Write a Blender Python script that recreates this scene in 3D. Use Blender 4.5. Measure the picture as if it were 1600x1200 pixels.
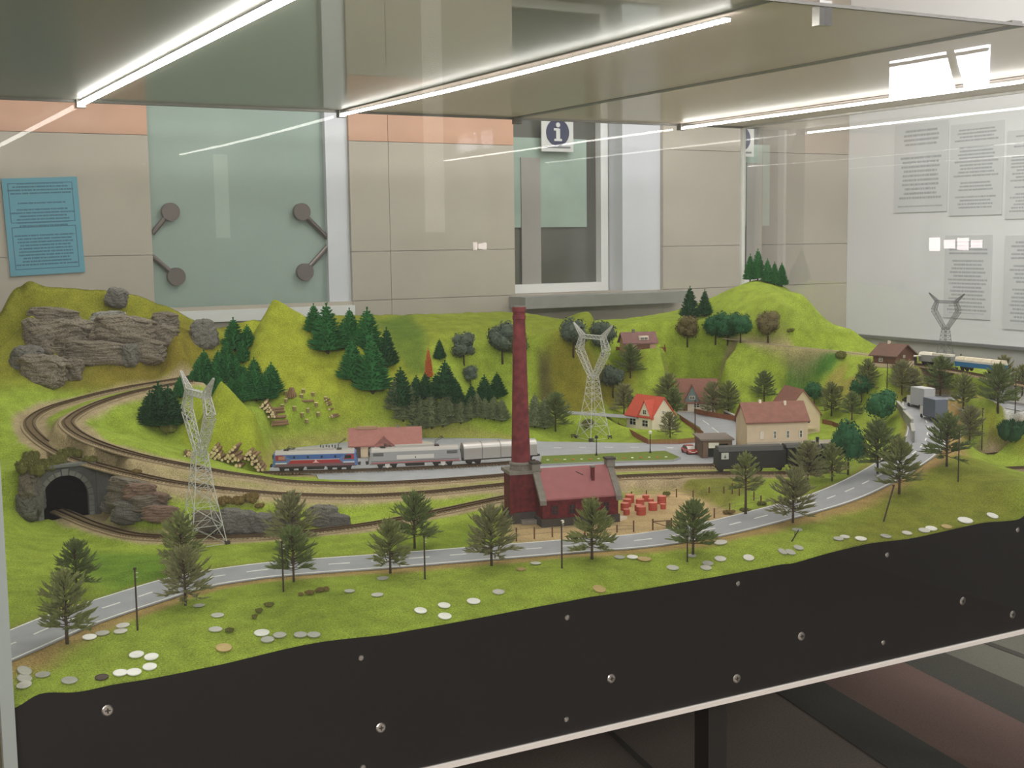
import bpy, math, random
import numpy as np
from mathutils import Vector, Matrix
for o in list(bpy.data.objects): bpy.data.objects.remove(o)
S = bpy.context.scene
COL = S.collection
R = math.radians
random.seed(7); RNG = np.random.RandomState(7)

# ------------------------------------------------------------------ camera
# world: X along the case front, Y into the case, Z up, room floor at 0,
# model ground level at ZL, camera 0.6 m above it
F=2000.0; TH=R(29); PT=math.atan(.1125); RO=.0129; ZL=.9
f0=np.array([math.sin(TH),math.cos(TH),0]); r0=np.array([math.cos(TH),-math.sin(TH),0]); up=np.array([0,0,1.])
CF=math.cos(PT)*f0-math.sin(PT)*up; cu=math.sin(PT)*f0+math.cos(PT)*up
CR=math.cos(RO)*r0-math.sin(RO)*cu; CU=math.sin(RO)*r0+math.cos(RO)*cu
CO=np.array([0,0,ZL+.6])
cam=bpy.data.cameras.new('camera'); co=bpy.data.objects.new('camera',cam); COL.objects.link(co)
m=Matrix.Identity(4)
for i in range(3):
    m[i][0]=CR[i]; m[i][1]=CU[i]; m[i][2]=-CF[i]; m[i][3]=CO[i]
co.matrix_world=m
cam.sensor_fit='HORIZONTAL'; cam.sensor_width=36; cam.lens=36*F/1600; cam.clip_start=.05; cam.clip_end=60
S.camera=co

# ------------------------------------------------------------------ world, lights, exposure
w=bpy.data.worlds.new('world'); S.world=w; w.use_nodes=True
w.node_tree.nodes['Background'].inputs[0].default_value=(.8,.85,.9,1)
w.node_tree.nodes['Background'].inputs[1].default_value=.3
def area(name,loc,rot,sx,sy,e,col):
    l=bpy.data.lights.new(name,'AREA'); l.shape='RECTANGLE'; l.size=sx; l.size_y=sy; l.energy=e; l.color=col
    o=bpy.data.objects.new(name,l); COL.objects.link(o); o.location=loc; o.rotation_euler=rot; return o
# soft lights of the unseen hall ceiling, plus lights added to brighten floor and wall
area('hall_fill',(-.8,.6,3.15),(0,0,0),1.2,1.2,32,(1,.96,.9))
area('hall_fill',(1.6,1.0,3.15),(0,0,0),1.2,1.2,32,(1,.97,.92))
area('hall_fill',(2.6,2.9,3.15),(0,0,0),1.4,1.4,36,(1,.98,.95))
area('hall_fill',(.6,3.0,3.15),(0,0,0),1.2,1.2,10,(1,.96,.9))
area('hall_fill',(3.5,.4,3.15),(0,0,0),1.2,1.2,46,(1,.98,.95))  # unseen light added to brighten the floor and right wall
area('hall_fill',(-.35,-2.3,2.6),(R(40),0,0),1.4,.6,62,(1,.97,.92))  # unseen light added and tilted to brighten the carpet under the case
area('hall_fill',(-1.95,-2.3,2.6),(R(40),0,0),1.4,.6,62,(1,.98,.95))  # its added twin, aimed under the case as well
LED_STRENGTH=29.0
vs=S.view_settings; vs.view_transform='Standard'; vs.look='None'; vs.gamma=1; vs.use_curve_mapping=False
vs.exposure=0.22

def ray(u,v): return CF+CR*(u-800)/F-CU*(v-600)/F
def P(u,v,z):                      # picture point -> place on the level z above the model ground
    d=ray(u,v); t=(ZL+z-CO[2])/d[2]; return CO+d*t
def PY(u,v,Y):
    d=ray(u,v); return CO+d*(Y/d[1])
def PX(u,v,X):
    d=ray(u,v); return CO+d*(X/d[0])

# ------------------------------------------------------------------ materials
MATS={}
def srgb(c):
    return tuple(((x/255)/12.92 if x/255<=.04045 else ((x/255+.055)/1.055)**2.4) for x in c)
def mat(name,rgb,rough=.6,metal=0,noise=.0,scale=60,bump=0,bscale=None,spec=.5,coat=0,emit=None,es=0,rgb2=None,detail=4):
    """plain procedural material: base colour broken up by noise, optional bump. rgb in 0..255 sRGB"""
    if name in MATS: return MATS[name]
    M=bpy.data.materials.new(name); M.use_nodes=True; nt=M.node_tree; b=nt.nodes['Principled BSDF']
    c=srgb(rgb); b.inputs['Base Color'].default_value=(*c,1); b.inputs['Roughness'].default_value=rough; b.inputs['Metallic'].default_value=metal
    b.inputs['Specular IOR Level'].default_value=spec
    if coat: b.inputs['Coat Weight'].default_value=coat
    if emit: b.inputs['Emission Color'].default_value=(*srgb(emit),1); b.inputs['Emission Strength'].default_value=es
    tc=None
    if noise or rgb2 or bump:
        tc=nt.nodes.new('ShaderNodeTexCoord')
    if noise or rgb2:
        n=nt.nodes.new('ShaderNodeTexNoise'); n.inputs['Scale'].default_value=scale; n.inputs['Detail'].default_value=detail
        nt.links.new(tc.outputs['Object'],n.inputs['Vector'])
        r=nt.nodes.new('ShaderNodeValToRGB'); r.color_ramp.elements[0].position=.3; r.color_ramp.elements[1].position=.7
        c2=srgb(rgb2) if rgb2 else tuple(min(1,x*(1+noise)) for x in c)
        c1=c if rgb2 else tuple(x*(1-noise) for x in c)
        r.color_ramp.elements[0].color=(*c1,1); r.color_ramp.elements[1].color=(*c2,1)
        nt.links.new(n.outputs['Fac'],r.inputs['Fac']); nt.links.new(r.outputs['Color'],b.inputs['Base Color'])
    if bump:
        n2=nt.nodes.new('ShaderNodeTexNoise'); n2.inputs['Scale'].default_value=bscale or scale*2; n2.inputs['Detail'].default_value=5
        nt.links.new(tc.outputs['Object'],n2.inputs['Vector'])
        bp=nt.nodes.new('ShaderNodeBump'); bp.inputs['Strength'].default_value=bump; bp.inputs['Distance'].default_value=.003
        nt.links.new(n2.outputs['Fac'],bp.inputs['Height']); nt.links.new(bp.outputs['Normal'],b.inputs['Normal'])
    MATS[name]=M; return M

def glass_mat(name,tint,refl,ior,haze=0.0,haze_col=(.8,.8,.8),rough=0.0):
    """thin sheet glazing: clear transmission, Fresnel mirror, a diffuse veil of haze mixed in"""
    M=bpy.data.materials.new(name); M.use_nodes=True; nt=M.node_tree; nt.nodes.clear()
    out=nt.nodes.new('ShaderNodeOutputMaterial'); tr=nt.nodes.new('ShaderNodeBsdfTransparent'); tr.inputs[0].default_value=(*tint,1)
    gl=nt.nodes.new('ShaderNodeBsdfGlossy'); gl.inputs['Roughness'].default_value=rough; gl.inputs[0].default_value=(refl,refl,refl,1)
    fr=nt.nodes.new('ShaderNodeFresnel'); fr.inputs[0].default_value=ior
    mx=nt.nodes.new('ShaderNodeMixShader'); nt.links.new(fr.outputs[0],mx.inputs[0]); nt.links.new(tr.outputs[0],mx.inputs[1]); nt.links.new(gl.outputs[0],mx.inputs[2])
    last=mx
    if haze:  # pale veil over the glass put in as diffuse colour
        df=nt.nodes.new('ShaderNodeBsdfDiffuse'); df.inputs[0].default_value=(*haze_col,1)
        m2=nt.nodes.new('ShaderNodeMixShader'); m2.inputs[0].default_value=haze
        nt.links.new(mx.outputs[0],m2.inputs[1]); nt.links.new(df.outputs[0],m2.inputs[2]); last=m2
    nt.links.new(last.outputs[0],out.inputs[0]); MATS[name]=M; return M

# ------------------------------------------------------------------ mesh helpers
class MB:
    def __init__(s): s.v=[]; s.f=[]
    def add(s,vs,fs):
        o=len(s.v); s.v+= [tuple(map(float,x)) for x in vs]; s.f+= [tuple(o+i for i in f) for f in fs]; return s
    def box(s,c,sz,rz=0,tilt=None):
        x,y,z=sz[0]/2,sz[1]/2,sz[2]/2
        p=[Vector((sx*x,sy*y,sz_*z)) for sx in(-1,1) for sy in(-1,1) for sz_ in(-1,1)]
        if tilt is not None: p=[tilt@q for q in p]
        if rz: M=Matrix.Rotation(rz,3,'Z'); p=[M@q for q in p]
        c=Vector(c); return s.add([q+c for q in p],[(0,1,3,2),(4,6,7,5),(0,4,5,1),(2,3,7,6),(0,2,6,4),(1,5,7,3)])
    def bar(s,a,b,r,n=4,r2=None,cap=True):
        a=Vector(a); b=Vector(b); d=(b-a); L=d.length
        if L<1e-9: return s
        d/=L; t=Vector((0,0,1)) if abs(d.z)<.9 else Vector((1,0,0)); x=d.cross(t).normalized(); y=d.cross(x)
        r2=r if r2 is None else r2; vs=[]
        for c,rr in((a,r),(b,r2)):
            for i in range(n):
                an=2*math.pi*(i+.5)/n; vs.append(c+(x*math.cos(an)+y*math.sin(an))*rr)
        fs=[(i,(i+1)%n,n+(i+1)%n,n+i) for i in range(n)]
        if cap: fs+=[tuple(reversed(range(n))),tuple(range(n,2*n))]
        return s.add(vs,fs)
    def lathe(s,prof,n=16,c=(0,0,0)):
        vs=[];fs=[]
        for r,z in prof:
            for i in range(n):
                a=2*math.pi*i/n; vs.append((c[0]+r*math.cos(a),c[1]+r*math.sin(a),c[2]+z))
        for k in range(len(prof)-1):
            for i in range(n):
                fs.append((k*n+i,k*n+(i+1)%n,(k+1)*n+(i+1)%n,(k+1)*n+i))
        fs.append(tuple(reversed(range(n)))); fs.append(tuple(range((len(prof)-1)*n,len(prof)*n)))
        return s.add(vs,fs)
    def prism(s,poly,a,b,axis='y'):
        """extrude a 2D outline (x,z) along y from a to b, or (x,y) along z"""
        n=len(poly)
        if axis=='y': vs=[(x,a,z) for x,z in poly]+[(x,b,z) for x,z in poly]
        elif axis=='x': vs=[(a,x,z) for x,z in poly]+[(b,x,z) for x,z in poly]
        else: vs=[(x,y,a) for x,y in poly]+[(x,y,b) for x,y in poly]
        return s.add(vs,[tuple(range(n)),tuple(reversed(range(n,2*n)))]+[(i,n+i,n+(i+1)%n,(i+1)%n) for i in range(n)])
    def mesh(s,name,M,smooth=False,fix=True):
        me=bpy.data.meshes.new(name); me.from_pydata(s.v,[],s.f)
        if fix:
            import bmesh
            bm=bmesh.new(); bm.from_mesh(me); bmesh.ops.recalc_face_normals(bm,faces=bm.faces); bm.to_mesh(me); bm.free()
        if smooth: me.polygons.foreach_set('use_smooth',[True]*len(me.polygons))
        me.materials.append(M); me.update(); return me
    def obj(s,name,M,parent=None,smooth=False,fix=True): return link(name,s.mesh(name,M,smooth,fix),parent)
def link(name,me,parent=None,loc=None,rz=0):
    o=bpy.data.objects.new(name,me); COL.objects.link(o); o.parent=parent
    if loc is not None: o.location=[float(x) for x in loc]
    if rz: o.rotation_euler=(0,0,rz)
    return o
def tag(o,label=None,cat=None,group=None,kind=None):
    if label: o['label']=label
    if cat: o['category']=cat
    if group: o['group']=group
    if kind: o['kind']=kind
    return o
def thing(name,label,cat,loc,rz=0,group=None):
    o=bpy.data.objects.new(name,None); o.empty_display_size=.02; COL.objects.link(o); o.location=[float(x) for x in loc]; o.rotation_euler=(0,0,rz)
    return tag(o,label,cat,group)
def struct(o,label=None): return tag(o,label,kind='structure')
def copy_tree(o,parent=None):
    c=o.copy(); COL.objects.link(c); c.parent=parent
    for ch in list(o.children): copy_tree(ch,c)
    return c
# ------------------------------------------------------------------ the hall
YB=4.4; XR=4.2; XL=-3.2; YF=-3.0; ZC=3.2
stone=mat('stone_slab',(176,168,156),.35,noise=.06,scale=3,bump=.05)
stone_gap=mat('stone_joint',(168,160,150),.8)
salmon=mat('salmon_stone',(190,148,124),.4,noise=.08,scale=5)
white=mat('white_paint',(222,222,222),.5)
cool=mat('cool_white_paint',(205,207,214),.5)
greyw=mat('grey_paint',(172,171,168),.6)
fl=MB().box(((XL+XR)/2,(YF+YB)/2,-.05),(XR-XL+.4,YB-YF+.4,.1)).obj('floor',mat('carpet',(134,124,115),.95,noise=.18,scale=160,bump=.4,bscale=500)); struct(fl,'mottled grey brown carpet floor under the display case')
# carpet bands seen under the case
def floor_band(name,uv,M,label,h=.004):
    p=[P(u,v,-ZL) for u,v in uv]
    o=MB().prism([(q[0],q[1]) for q in p],0.0005,h,'z').obj(name,M); struct(o,label)
dk=mat('carpet_dark',(88,87,81),.95,noise=.15,scale=200,bump=.4,bscale=500)
rd=mat('carpet_red',(128,106,99),.95,noise=.15,scale=200,bump=.4,bscale=500)
gr=mat('carpet_green',(126,125,116),.95,noise=.12,scale=200,bump=.4,bscale=500)
floor_band('trim_1',[(1180,1060),(1240,1040),(1560,1230),(1430,1230)],dk,'dark carpet stripe beside the red one')
floor_band('trim_2',[(1240,1040),(1360,1010),(1850,1260),(1560,1230)],rd,'reddish brown carpet stripe')
floor_band('trim_3',[(1360,1010),(1415,995),(1960,1230),(1850,1260)],dk,'dark carpet stripe on the far side of the red one')
floor_band('trim_4',[(1415,995),(1640,930),(2300,1140),(1960,1230)],gr,'greenish grey carpet field')
floor_band('trim_5',[(1520,1001),(1530,999),(1900,1135),(1890,1140)],dk,'thin dark seam in the greenish carpet',.006)
floor_band('trim_6',[(945,1140),(951,1139),(1030,1212),(1020,1214)],dk,'thin dark seam in the brown carpet',.006)

# back wall: solid wall behind, stone slabs in front, two openings
W1=(1.055,1.69,ZL+.37,ZL+1.75); W2=(2.46,2.96,ZL+.385,ZL+1.55)
wb=MB()
def wall_boxes(mb,y0,y1,x0,x1,z0,z1,holes):
    xs=sorted({x0,x1,*[h[0] for h in holes],*[h[1] for h in holes]}); zs=sorted({z0,z1,*[h[2] for h in holes],*[h[3] for h in holes]})
    for a,b in zip(xs,xs[1:]):
        for c,d in zip(zs,zs[1:]):
            mx,mz=(a+b)/2,(c+d)/2
            if any(h[0]<mx<h[1] and h[2]<mz<h[3] for h in holes): continue
            mb.box((mx,(y0+y1)/2,mz),(b-a,y1-y0,d-c))
W2h=(2.46,3.17,W2[2],W2[3])
W1h=(1.055,1.775,W1[2],W1[3])
wall_boxes(wb,YB+.012,YB+.3,XL-.1,XR+.3,0,ZC,[W1h,W2h])
wbo=wb.obj('wall_back',stone_gap); struct(wbo,'pale stone clad wall behind the display case')
def slab(x0,x1,z0,z1,M=stone):
    for h in (W1h,W2h):
        if x0>=h[0]-.002 and x1<=h[1]+.002 and z0>=h[2]-.002 and z1<=h[3]+.002: return
    g=.0009
    MB().box(((x0+x1)/2,YB+.008,(z0+z1)/2),(x1-x0-2*g,.016,z1-z0-2*g)).obj('slab',M,wbo)
zrows=[0,.5,ZL+.12,ZL+.385,ZL+.565,ZL+.965]
xcols=[-3.2,-2.6,-2.0,-1.4,-.8,-.2,.4,1.055,1.775,1.93,2.46,3.17,3.7,4.2]
for a,b in zip(xcols,xcols[1:]):
    for c,d in zip(zrows,zrows[1:]):
        slab(a,b,c,d)
    slab(a,b,ZL+.965,ZL+1.2,salmon if b<=2.47 else stone); slab(a,b,ZL+1.2,ZL+1.55); slab(a,b,ZL+1.55,ZC)
# frosted glass panel, with its point fixings
def window_frame(x0,x1,z0,z1,t,y0,y1,M,name,parent):
    mb=MB()
    mb.box(((x0+t/2),(y0+y1)/2,(z0+z1)/2),(t,y1-y0,z1-z0)); mb.box(((x1-t/2),(y0+y1)/2,(z0+z1)/2),(t,y1-y0,z1-z0))
    mb.box(((x0+x1)/2,(y0+y1)/2,z0+t/2),(x1-x0-2*t,y1-y0,t)); mb.box(((x0+x1)/2,(y0+y1)/2,z1-t/2),(x1-x0-2*t,y1-y0,t))
    return mb.obj(name,M,parent)
frost=mat('frosted_glass',(146,163,155),.25,noise=.05,scale=2,spec=.6)
w1=MB().box(((W1h[0]+W1[1])/2,YB+.05,(W1[2]+W1[3])/2),(W1[1]-W1h[0],.02,W1[3]-W1[2])).obj('window_1',frost); struct(w1,'pale green frosted glass panel with round metal fixings')
MB().box(((W1[1]+W1h[1])/2,YB+.1,(W1[2]+W1[3])/2),(W1h[1]-W1[1],.17,W1[3]-W1[2])).obj('reveal',cool,w1)
MB().box(((W1h[0]+W1h[1])/2,YB+.03,W1[2]-.02),(W1h[1]-W1h[0],.1,.04)).obj('sill',white,w1)
steel=mat('brushed_steel',(120,112,108),.35,.8)
for (u,v),(u2,v2) in (((266,331),(238,365)),((275,432),(238,400)),((471,331),(512,372)),((476,425),(512,385))):
    c=PY(u,v,YB+.03); e=PY(u2,v2,YB+.03)
    f=MB().bar(c+np.array([0,.012,0]),c-np.array([0,.012,0]),.031,24).obj('glass_fixing',steel,w1)
    MB().bar(c,e,.009,10).obj('fixing_arm',steel,f)
# dark window with a deep white reveal and a grey sill
dark=mat('dark_glazing',(84,84,78),.12,noise=.2,scale=3,spec=.7)
w2=MB().box(((W2[0]+W2[1])/2,YB+.17,(W2[2]+W2[3])/2),(W2[1]-W2[0],.02,W2[3]-W2[2])).obj('window_2',dark); struct(w2,'dark window with white frame, deep reveal and grey stone sill')
window_frame(W2[0]-.02,W2[1]+.015,W2[2],W2[3],.035,YB+.12,YB+.17,white,'window_frame',w2)
MB().box(((W2[1]+W2h[1])/2+.01,YB+.12,(W2[2]+W2[3])/2),(W2h[1]-W2[1]-.02,.2,W2[3]-W2[2])).obj('reveal',cool,w2)
MB().box((2.83,YB+.02,W2[2]-.027),(.8,.3,.045)).obj('window_sill',mat('sill_stone',(148,148,144),.4,noise=.08,scale=20),w2)
# reflections in the dark window painted as pale green and grey pieces
win_refl=MB().box((2.71,YB+.155,ZL+.83),(.36,.006,.36)).obj('pale_pane',mat('pale_pane',(150,168,158),.2,noise=.1,scale=6),w2)
MB().box((2.62,YB+.15,ZL+.62),(.09,.006,.62)).obj('reflection_strip',mat('reflection_strip',(150,146,142),.3),w2)
# information sign on the glazing
q0=PY(843,186,YB+.13); q1=PY(893,238,YB+.13)
sg=thing('information_sign','small square information sign with a white letter on a dark disc','sign',((q0[0]+q1[0])/2,YB+.118,(q0[2]+q1[2])/2))
sw,sh=(q1[0]-q0[0]),(q0[2]-q1[2])
MB().box((0,0,0),(sw,.006,sh)).obj('sign_plate',mat('sign_white',(200,200,198),.4),sg)
navy=mat('sign_navy',(44,48,78),.4)
MB().bar((0,-.003,.012),(0,-.0055,.012),sw*.36,32).obj('disc',navy,sg)
mbi=MB(); mbi.bar((0,-.0054,.012+sw*.2),(0,-.008,.012+sw*.2),sw*.065,16); mbi.box((0,-.0068,.012-sw*.05),(sw*.12,.003,sw*.3)); mbi.box((-sw*.05,-.0068,.012+sw*.08),(sw*.16,.0028,sw*.06)); mbi.box((0,-.0068,.012-sw*.2),(sw*.24,.0028,sw*.06))
mbi.obj('letter',mat('sign_white',(200,200,198)),sg)
MB().box((0,-.004,-sh*.36),(sw*.8,.003,sh*.05)).obj('caption_strip',mat('sign_grey',(120,122,126),.5),sg)

# printed sheets: pale paper with rows of small print, the print is flat on the sheet
def print_mat(name,paper,ink,rows,margin=.12,seed=1.0,boxes=False):
    M=bpy.data.materials.new(name); M.use_nodes=True; nt=M.node_tree; b=nt.nodes['Principled BSDF']; b.inputs['Roughness'].default_value=.45
    tc=nt.nodes.new('ShaderNodeTexCoord'); sp=nt.nodes.new('ShaderNodeSeparateXYZ'); nt.links.new(tc.outputs['Generated'],sp.inputs[0])
    def ma(op,a,b_=None,c=None):
        n=nt.nodes.new('ShaderNodeMath'); n.operation=op
        for i,x in enumerate((a,b_,c)):
            if x is None: continue
            if isinstance(x,(int,float)): n.inputs[i].default_value=x
            else: nt.links.new(x,n.inputs[i])
        return n.outputs[0]
    X=sp.outputs['X']; Z=sp.outputs['Z']
    row=ma('FLOOR',ma('MULTIPLY',Z,rows)); fr=ma('FRACT',ma('MULTIPLY',Z,rows))
    line=ma('LESS_THAN',fr,.5)
    wn=nt.nodes.new('ShaderNodeTexWhiteNoise'); wn.noise_dimensions='1D'; nt.links.new(ma('ADD',row,seed*17.3),wn.inputs['W'])
    half=ma('MULTIPLY_ADD',wn.outputs['Value'],.16,.5-margin-.14)
    on=ma('LESS_THAN',ma('ABSOLUTE',ma('SUBTRACT',X,.5)),half)
    gap=ma('GREATER_THAN',wn.outputs['Value'],.16)
    n=nt.nodes.new('ShaderNodeTexNoise'); n.inputs['Scale'].default_value=60; cb=nt.nodes.new('ShaderNodeCombineXYZ'); nt.links.new(X,cb.inputs[0]); nt.links.new(row,cb.inputs[1]); nt.links.new(cb.outputs[0],n.inputs['Vector'])
    wrd=ma('GREATER_THAN',n.outputs['Fac'],.43)
    f=ma('MULTIPLY',ma('MULTIPLY',line,on),ma('MULTIPLY',gap,wrd))
    inz=ma('LESS_THAN',ma('ABSOLUTE',ma('SUBTRACT',Z,.5)),.44); f=ma('MULTIPLY',f,inz)
    f=ma('MULTIPLY',f,.75)
    if boxes:   # two ruled boxes
        for z0,z1 in ((.06,.5),(.54,.95)):
            dx=ma('ABSOLUTE',ma('SUBTRACT',X,.5)); dz=ma('ABSOLUTE',ma('SUBTRACT',Z,(z0+z1)/2)); hz=(z1-z0)/2
            inner=ma('MULTIPLY',ma('LESS_THAN',dx,.43),ma('LESS_THAN',dz,hz)); inner2=ma('MULTIPLY',ma('LESS_THAN',dx,.418),ma('LESS_THAN',dz,hz-.009))
            f=ma('MAXIMUM',f,ma('MULTIPLY',ma('SUBTRACT',inner,inner2),.8))
    mx=nt.nodes.new('ShaderNodeMix'); mx.data_type='RGBA'; nt.links.new(f,mx.inputs[0])
    mx.inputs[6].default_value=(*srgb(paper),1); mx.inputs[7].default_value=(*srgb(ink),1); nt.links.new(mx.outputs[2],b.inputs['Base Color']); return M
c=[PY(u,v,YB) for u,v in((3,278),(121,275),(133,428),(12,431))]
bp=MB().box((0,0,0),(abs(c[1][0]-c[0][0])*1.0,.004,abs(c[0][2]-c[3][2]))).obj('blue_notice',print_mat('blue_print',(94,156,176),(48,88,114),30,.08,boxes=True))
bp.location=(sum(q[0] for q in c)/4,YB-.006,sum(q[2] for q in c)/4); bp.rotation_euler=(0,R(-2.2),0)
tag(bp,'light blue printed notice with two ruled boxes hung on the stone wall','notice')

# right wall: white board above, grey below
zb=ZL+.155
wr=MB().box((XR+.1,(YF+YB)/2,(zb+ZC)/2),(.2,YB-YF,ZC-zb)).obj('wall_right',mat('white_board',(224,225,227),.3,noise=.03,scale=2)); struct(wr,'glossy white wall with pinned notices')
wl=MB().box((XR+.09,(YF+YB)/2,zb/2),(.2,YB-YF,zb)).obj('wall_right_lower',greyw); struct(wl,'grey dado below the white wall')
MB().box((XR-.012,(YF+YB)/2,zb-.006),(.024,YB-YF,.012)).obj('trim_7',mat('dark_rail',(110,110,112),.5)); struct(bpy.data.objects['trim_7'],'thin dark rail between white wall and grey dado')
bl=MB().box((XR-.012,2.9,ZL+1.9),(.02,1.1,.5)).obj('blue_board',mat('blue_board',(40,110,170),.4)); tag(bl,'blue board high on the white wall above the case','board')
def sheet(u0,v0,u1,v1,seed,label,rows):
    a=PX(u0,v0,XR); b=PX(u1,v1,XR); h=abs(a[2]-b[2]); w_=abs(a[1]-b[1])
    o=MB().box((0,0,0),(w_,.003,h)).obj('paper_notice',print_mat('print_%d'%seed,(208,210,213),(148,152,158),rows,.1,seed))
    o.location=(XR-.003,(a[1]+b[1])/2,(a[2]+b[2])/2); o.rotation_euler=(0,0,R(90)); tag(o,label,'notice',group='white printed notices on the white wall')
sheet(1400,196,1480,330,1,'narrow white printed notice nearest the stone wall corner, upper row',20)
sheet(1487,196,1566,335,2,'white printed notice second from the stone corner, upper row',26)
sheet(1575,205,1660,340,3,'white printed notice third from the stone corner, cut by the picture edge, upper row',26)
sheet(1478,368,1548,500,4,'white printed notice below the second one, under the bright glare',22)
sheet(1572,368,1660,520,5,'white printed notice at the picture edge, lower row',24)
# rest of the room shell
struct(MB().box((XL-.1,(YF+YB)/2,ZC/2),(.2,YB-YF,ZC)).obj('wall_left',mat('hall_paint',(170,165,158),.6)),'hall wall on the far left')
struct(MB().box(((XL+XR)/2,(YF+YB)/2,ZC+.05),(XR-XL+.4,YB-YF+.4,.1)).obj('ceiling',mat('hall_ceiling',(205,203,198),.7)),'hall ceiling')
wf=MB(); wall_boxes(wf,YF-.2,YF,XL-.1,XR+.1,0,ZC,[]); struct(wf.obj('wall_front',mat('hall_paint',(170,165,158))),'hall wall behind the visitor')
# bright window and an added glowing strip behind the visitor (mirrored in the front pane)
day=mat('daylight_pane',(240,244,250),.3,emit=(240,245,255),es=60)
w3=MB().box((XR-.004,-.225,2.165),(.012,.53,.165)).obj('window_3',day); struct(w3,'small bright window high in the white wall')
MB().box((XR-.014,-.12,2.165),(.02,.03,.18),tilt=Matrix.Rotation(R(20),3,'X')).obj('mullion',mat('mullion_grey',(120,120,120),.5),w3)
MB().box((XR-.014,-.225,2.228),(.02,.53,.012)).obj('transom',mat('mullion_grey',(120,120,120),.5),w3)
w4=MB().box((3.2,YF+.004,2.35),(.12,.012,1.6)).obj('glow_strip',mat('glow_strip_mat',(240,240,235),.3,emit=(255,248,235),es=3.0)); struct(w4,'tall narrow glowing strip added behind the visitor')  # glowing strip added so its pale band mirrors in the front pane
lb=thing('light_box','small lit sign box on the white wall beside the visitor','sign',(XR-.02,-.1,ZL+.54))
MB().box((.008,0,.02),(.02,.36,.1)).obj('housing',mat('mullion_grey',(120,120,120),.5),lb)
for y,h_ in((.12,.03),(.05,.05),(-.02,.035),(-.1,.055)): MB().box((-.004,y,.02),(.006,.055,h_)).obj('lit_panel',mat('lit_panel',(250,235,235),.4,emit=(255,236,236),es=22),lb)
# ------------------------------------------------------------------ display case
CX0,CX1,CY0,CY1=.212,3.2,1.83,3.92; CZ=ZL+1.02; BZ=ZL-.255
alu=mat('aluminium',(176,174,170),.35,.75,noise=.08,scale=40)
alu_d=mat('aluminium_dull',(120,118,114),.5,.5)
glass=glass_mat('case_glass',(.975,.985,.98),.9,1.3,.012,(.75,.77,.78))
glass_e=glass_mat('case_glass_back',(.965,.98,.975),.9,1.3,.03,(.75,.77,.78))
roofg=glass_mat('case_roof_sheet',(.60,.63,.57),.42,1.5,.32,(.42,.42,.36),.3)
roofp=glass_mat('case_roof_sheet_pale',(.70,.67,.64),.55,1.5,.5,(.86,.72,.66),.25)
case=thing('display_case','large glass display case with aluminium edges around the model railway','display case',(CX0,CY0,0))
def cp(mb,name,M,label=None,parent=case):
    mb.v=[(x-CX0,y-CY0,z) for x,y,z in mb.v]; o=mb.obj(name,M,parent); 
    if label: o['label']=label
    return o
ZG=BZ
def pane(name,a,b,M): 
    c=[(p+q)/2 for p,q in zip(a,b)]; s=[abs(p-q) for p,q in zip(a,b)]; return cp(MB().box(c,s),name,M)
# sheets are single surfaces of 5 mm acrylic; modelled as one quad each so that light is not attenuated twice
def quad(name,pts,M): return cp(MB().add(pts,[(0,1,2,3)]),name,M)
quad('front_pane',[(CX0,CY0,ZG),(CX1,CY0,ZG),(CX1,CY0,CZ),(CX0,CY0,CZ)],glass)
quad('side_pane',[(CX0,CY0,ZG),(CX0,CY0,CZ),(CX0,CY1,CZ),(CX0,CY1,ZG)],glass_e)
quad('side_pane',[(CX1,CY0,ZG),(CX1,CY1,ZG),(CX1,CY1,CZ),(CX1,CY0,CZ)],glass_e)
quad('back_pane',[(CX0,CY1,ZG),(CX0,CY1,CZ),(CX1,CY1,CZ),(CX1,CY1,ZG)],glass_e)
XA,XB,XRr,XC=.748,1.555,2.2,2.9
for i,(a,b) in enumerate(zip((CX0,XA,XB,XRr,XC),(XA,XB,XRr,XC,CX1))):
    quad('roof_sheet',[(a,CY0,CZ),(a,CY1,CZ),(b,CY1,CZ),(b,CY0,CZ)],(roofg,roofg,roofp,roofp,roofp)[i])
def abar(a,b,w,h,name,M=alu,label=None):
    a=np.array(a);b=np.array(b);c=(a+b)/2;s=np.abs(a-b)
    s=[x if x>1e-6 else None for x in s]
    dims=[]; k=0
    for x in s:
        if x is None: dims.append(w if k==0 else h); k+=1
        else: dims.append(x)
    return cp(MB().box(c,dims),name,M,label)
T=.014
abar((CX0,CY1,CZ),(CX1,CY1,CZ),T,T,'edge_profile',alu_d)
abar((CX0,CY0,CZ+.002),(CX1,CY0,CZ+.002),.008,.006,'edge_profile',alu_d)
for x in (CX0,CX1): abar((x,CY0,CZ),(x,CY1,CZ),T,T,'edge_profile')
for x,ww in ((XA,.006),(XB,.006),(XRr,.03),(XC,.006)): abar((x,CY0,CZ+.004),(x,CY1,CZ+.004),ww,.012,'roof_bar',alu_d)
for x,y,ww in ((CX0,CY0,.018),(CX1,CY0,.014),(CX0,CY1,.012),(CX1,CY1,.014)): abar((x,y,ZG),(x,y,CZ),ww,ww,'corner_post',mat('post_profile',(150,158,155),.4,.4) if y<2 else white)
for x in (XA,XB,XRr,XC):
    cp(MB().box((x,CY1-.012,CZ-.008),(.026,.026,.03)),'bracket',alu_d); 
cp(MB().box((XB+.13,CY0+.01,CZ-.012),(.03,.02,.045)),'bracket',alu)
# front edge seen from below at the third bay
abar((CX0,CY0,BZ-.004),(CX1,CY0,BZ-.004),.014,.008,'bottom_profile',mat('aluminium_bright',(214,208,202),.4,.3))
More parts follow.
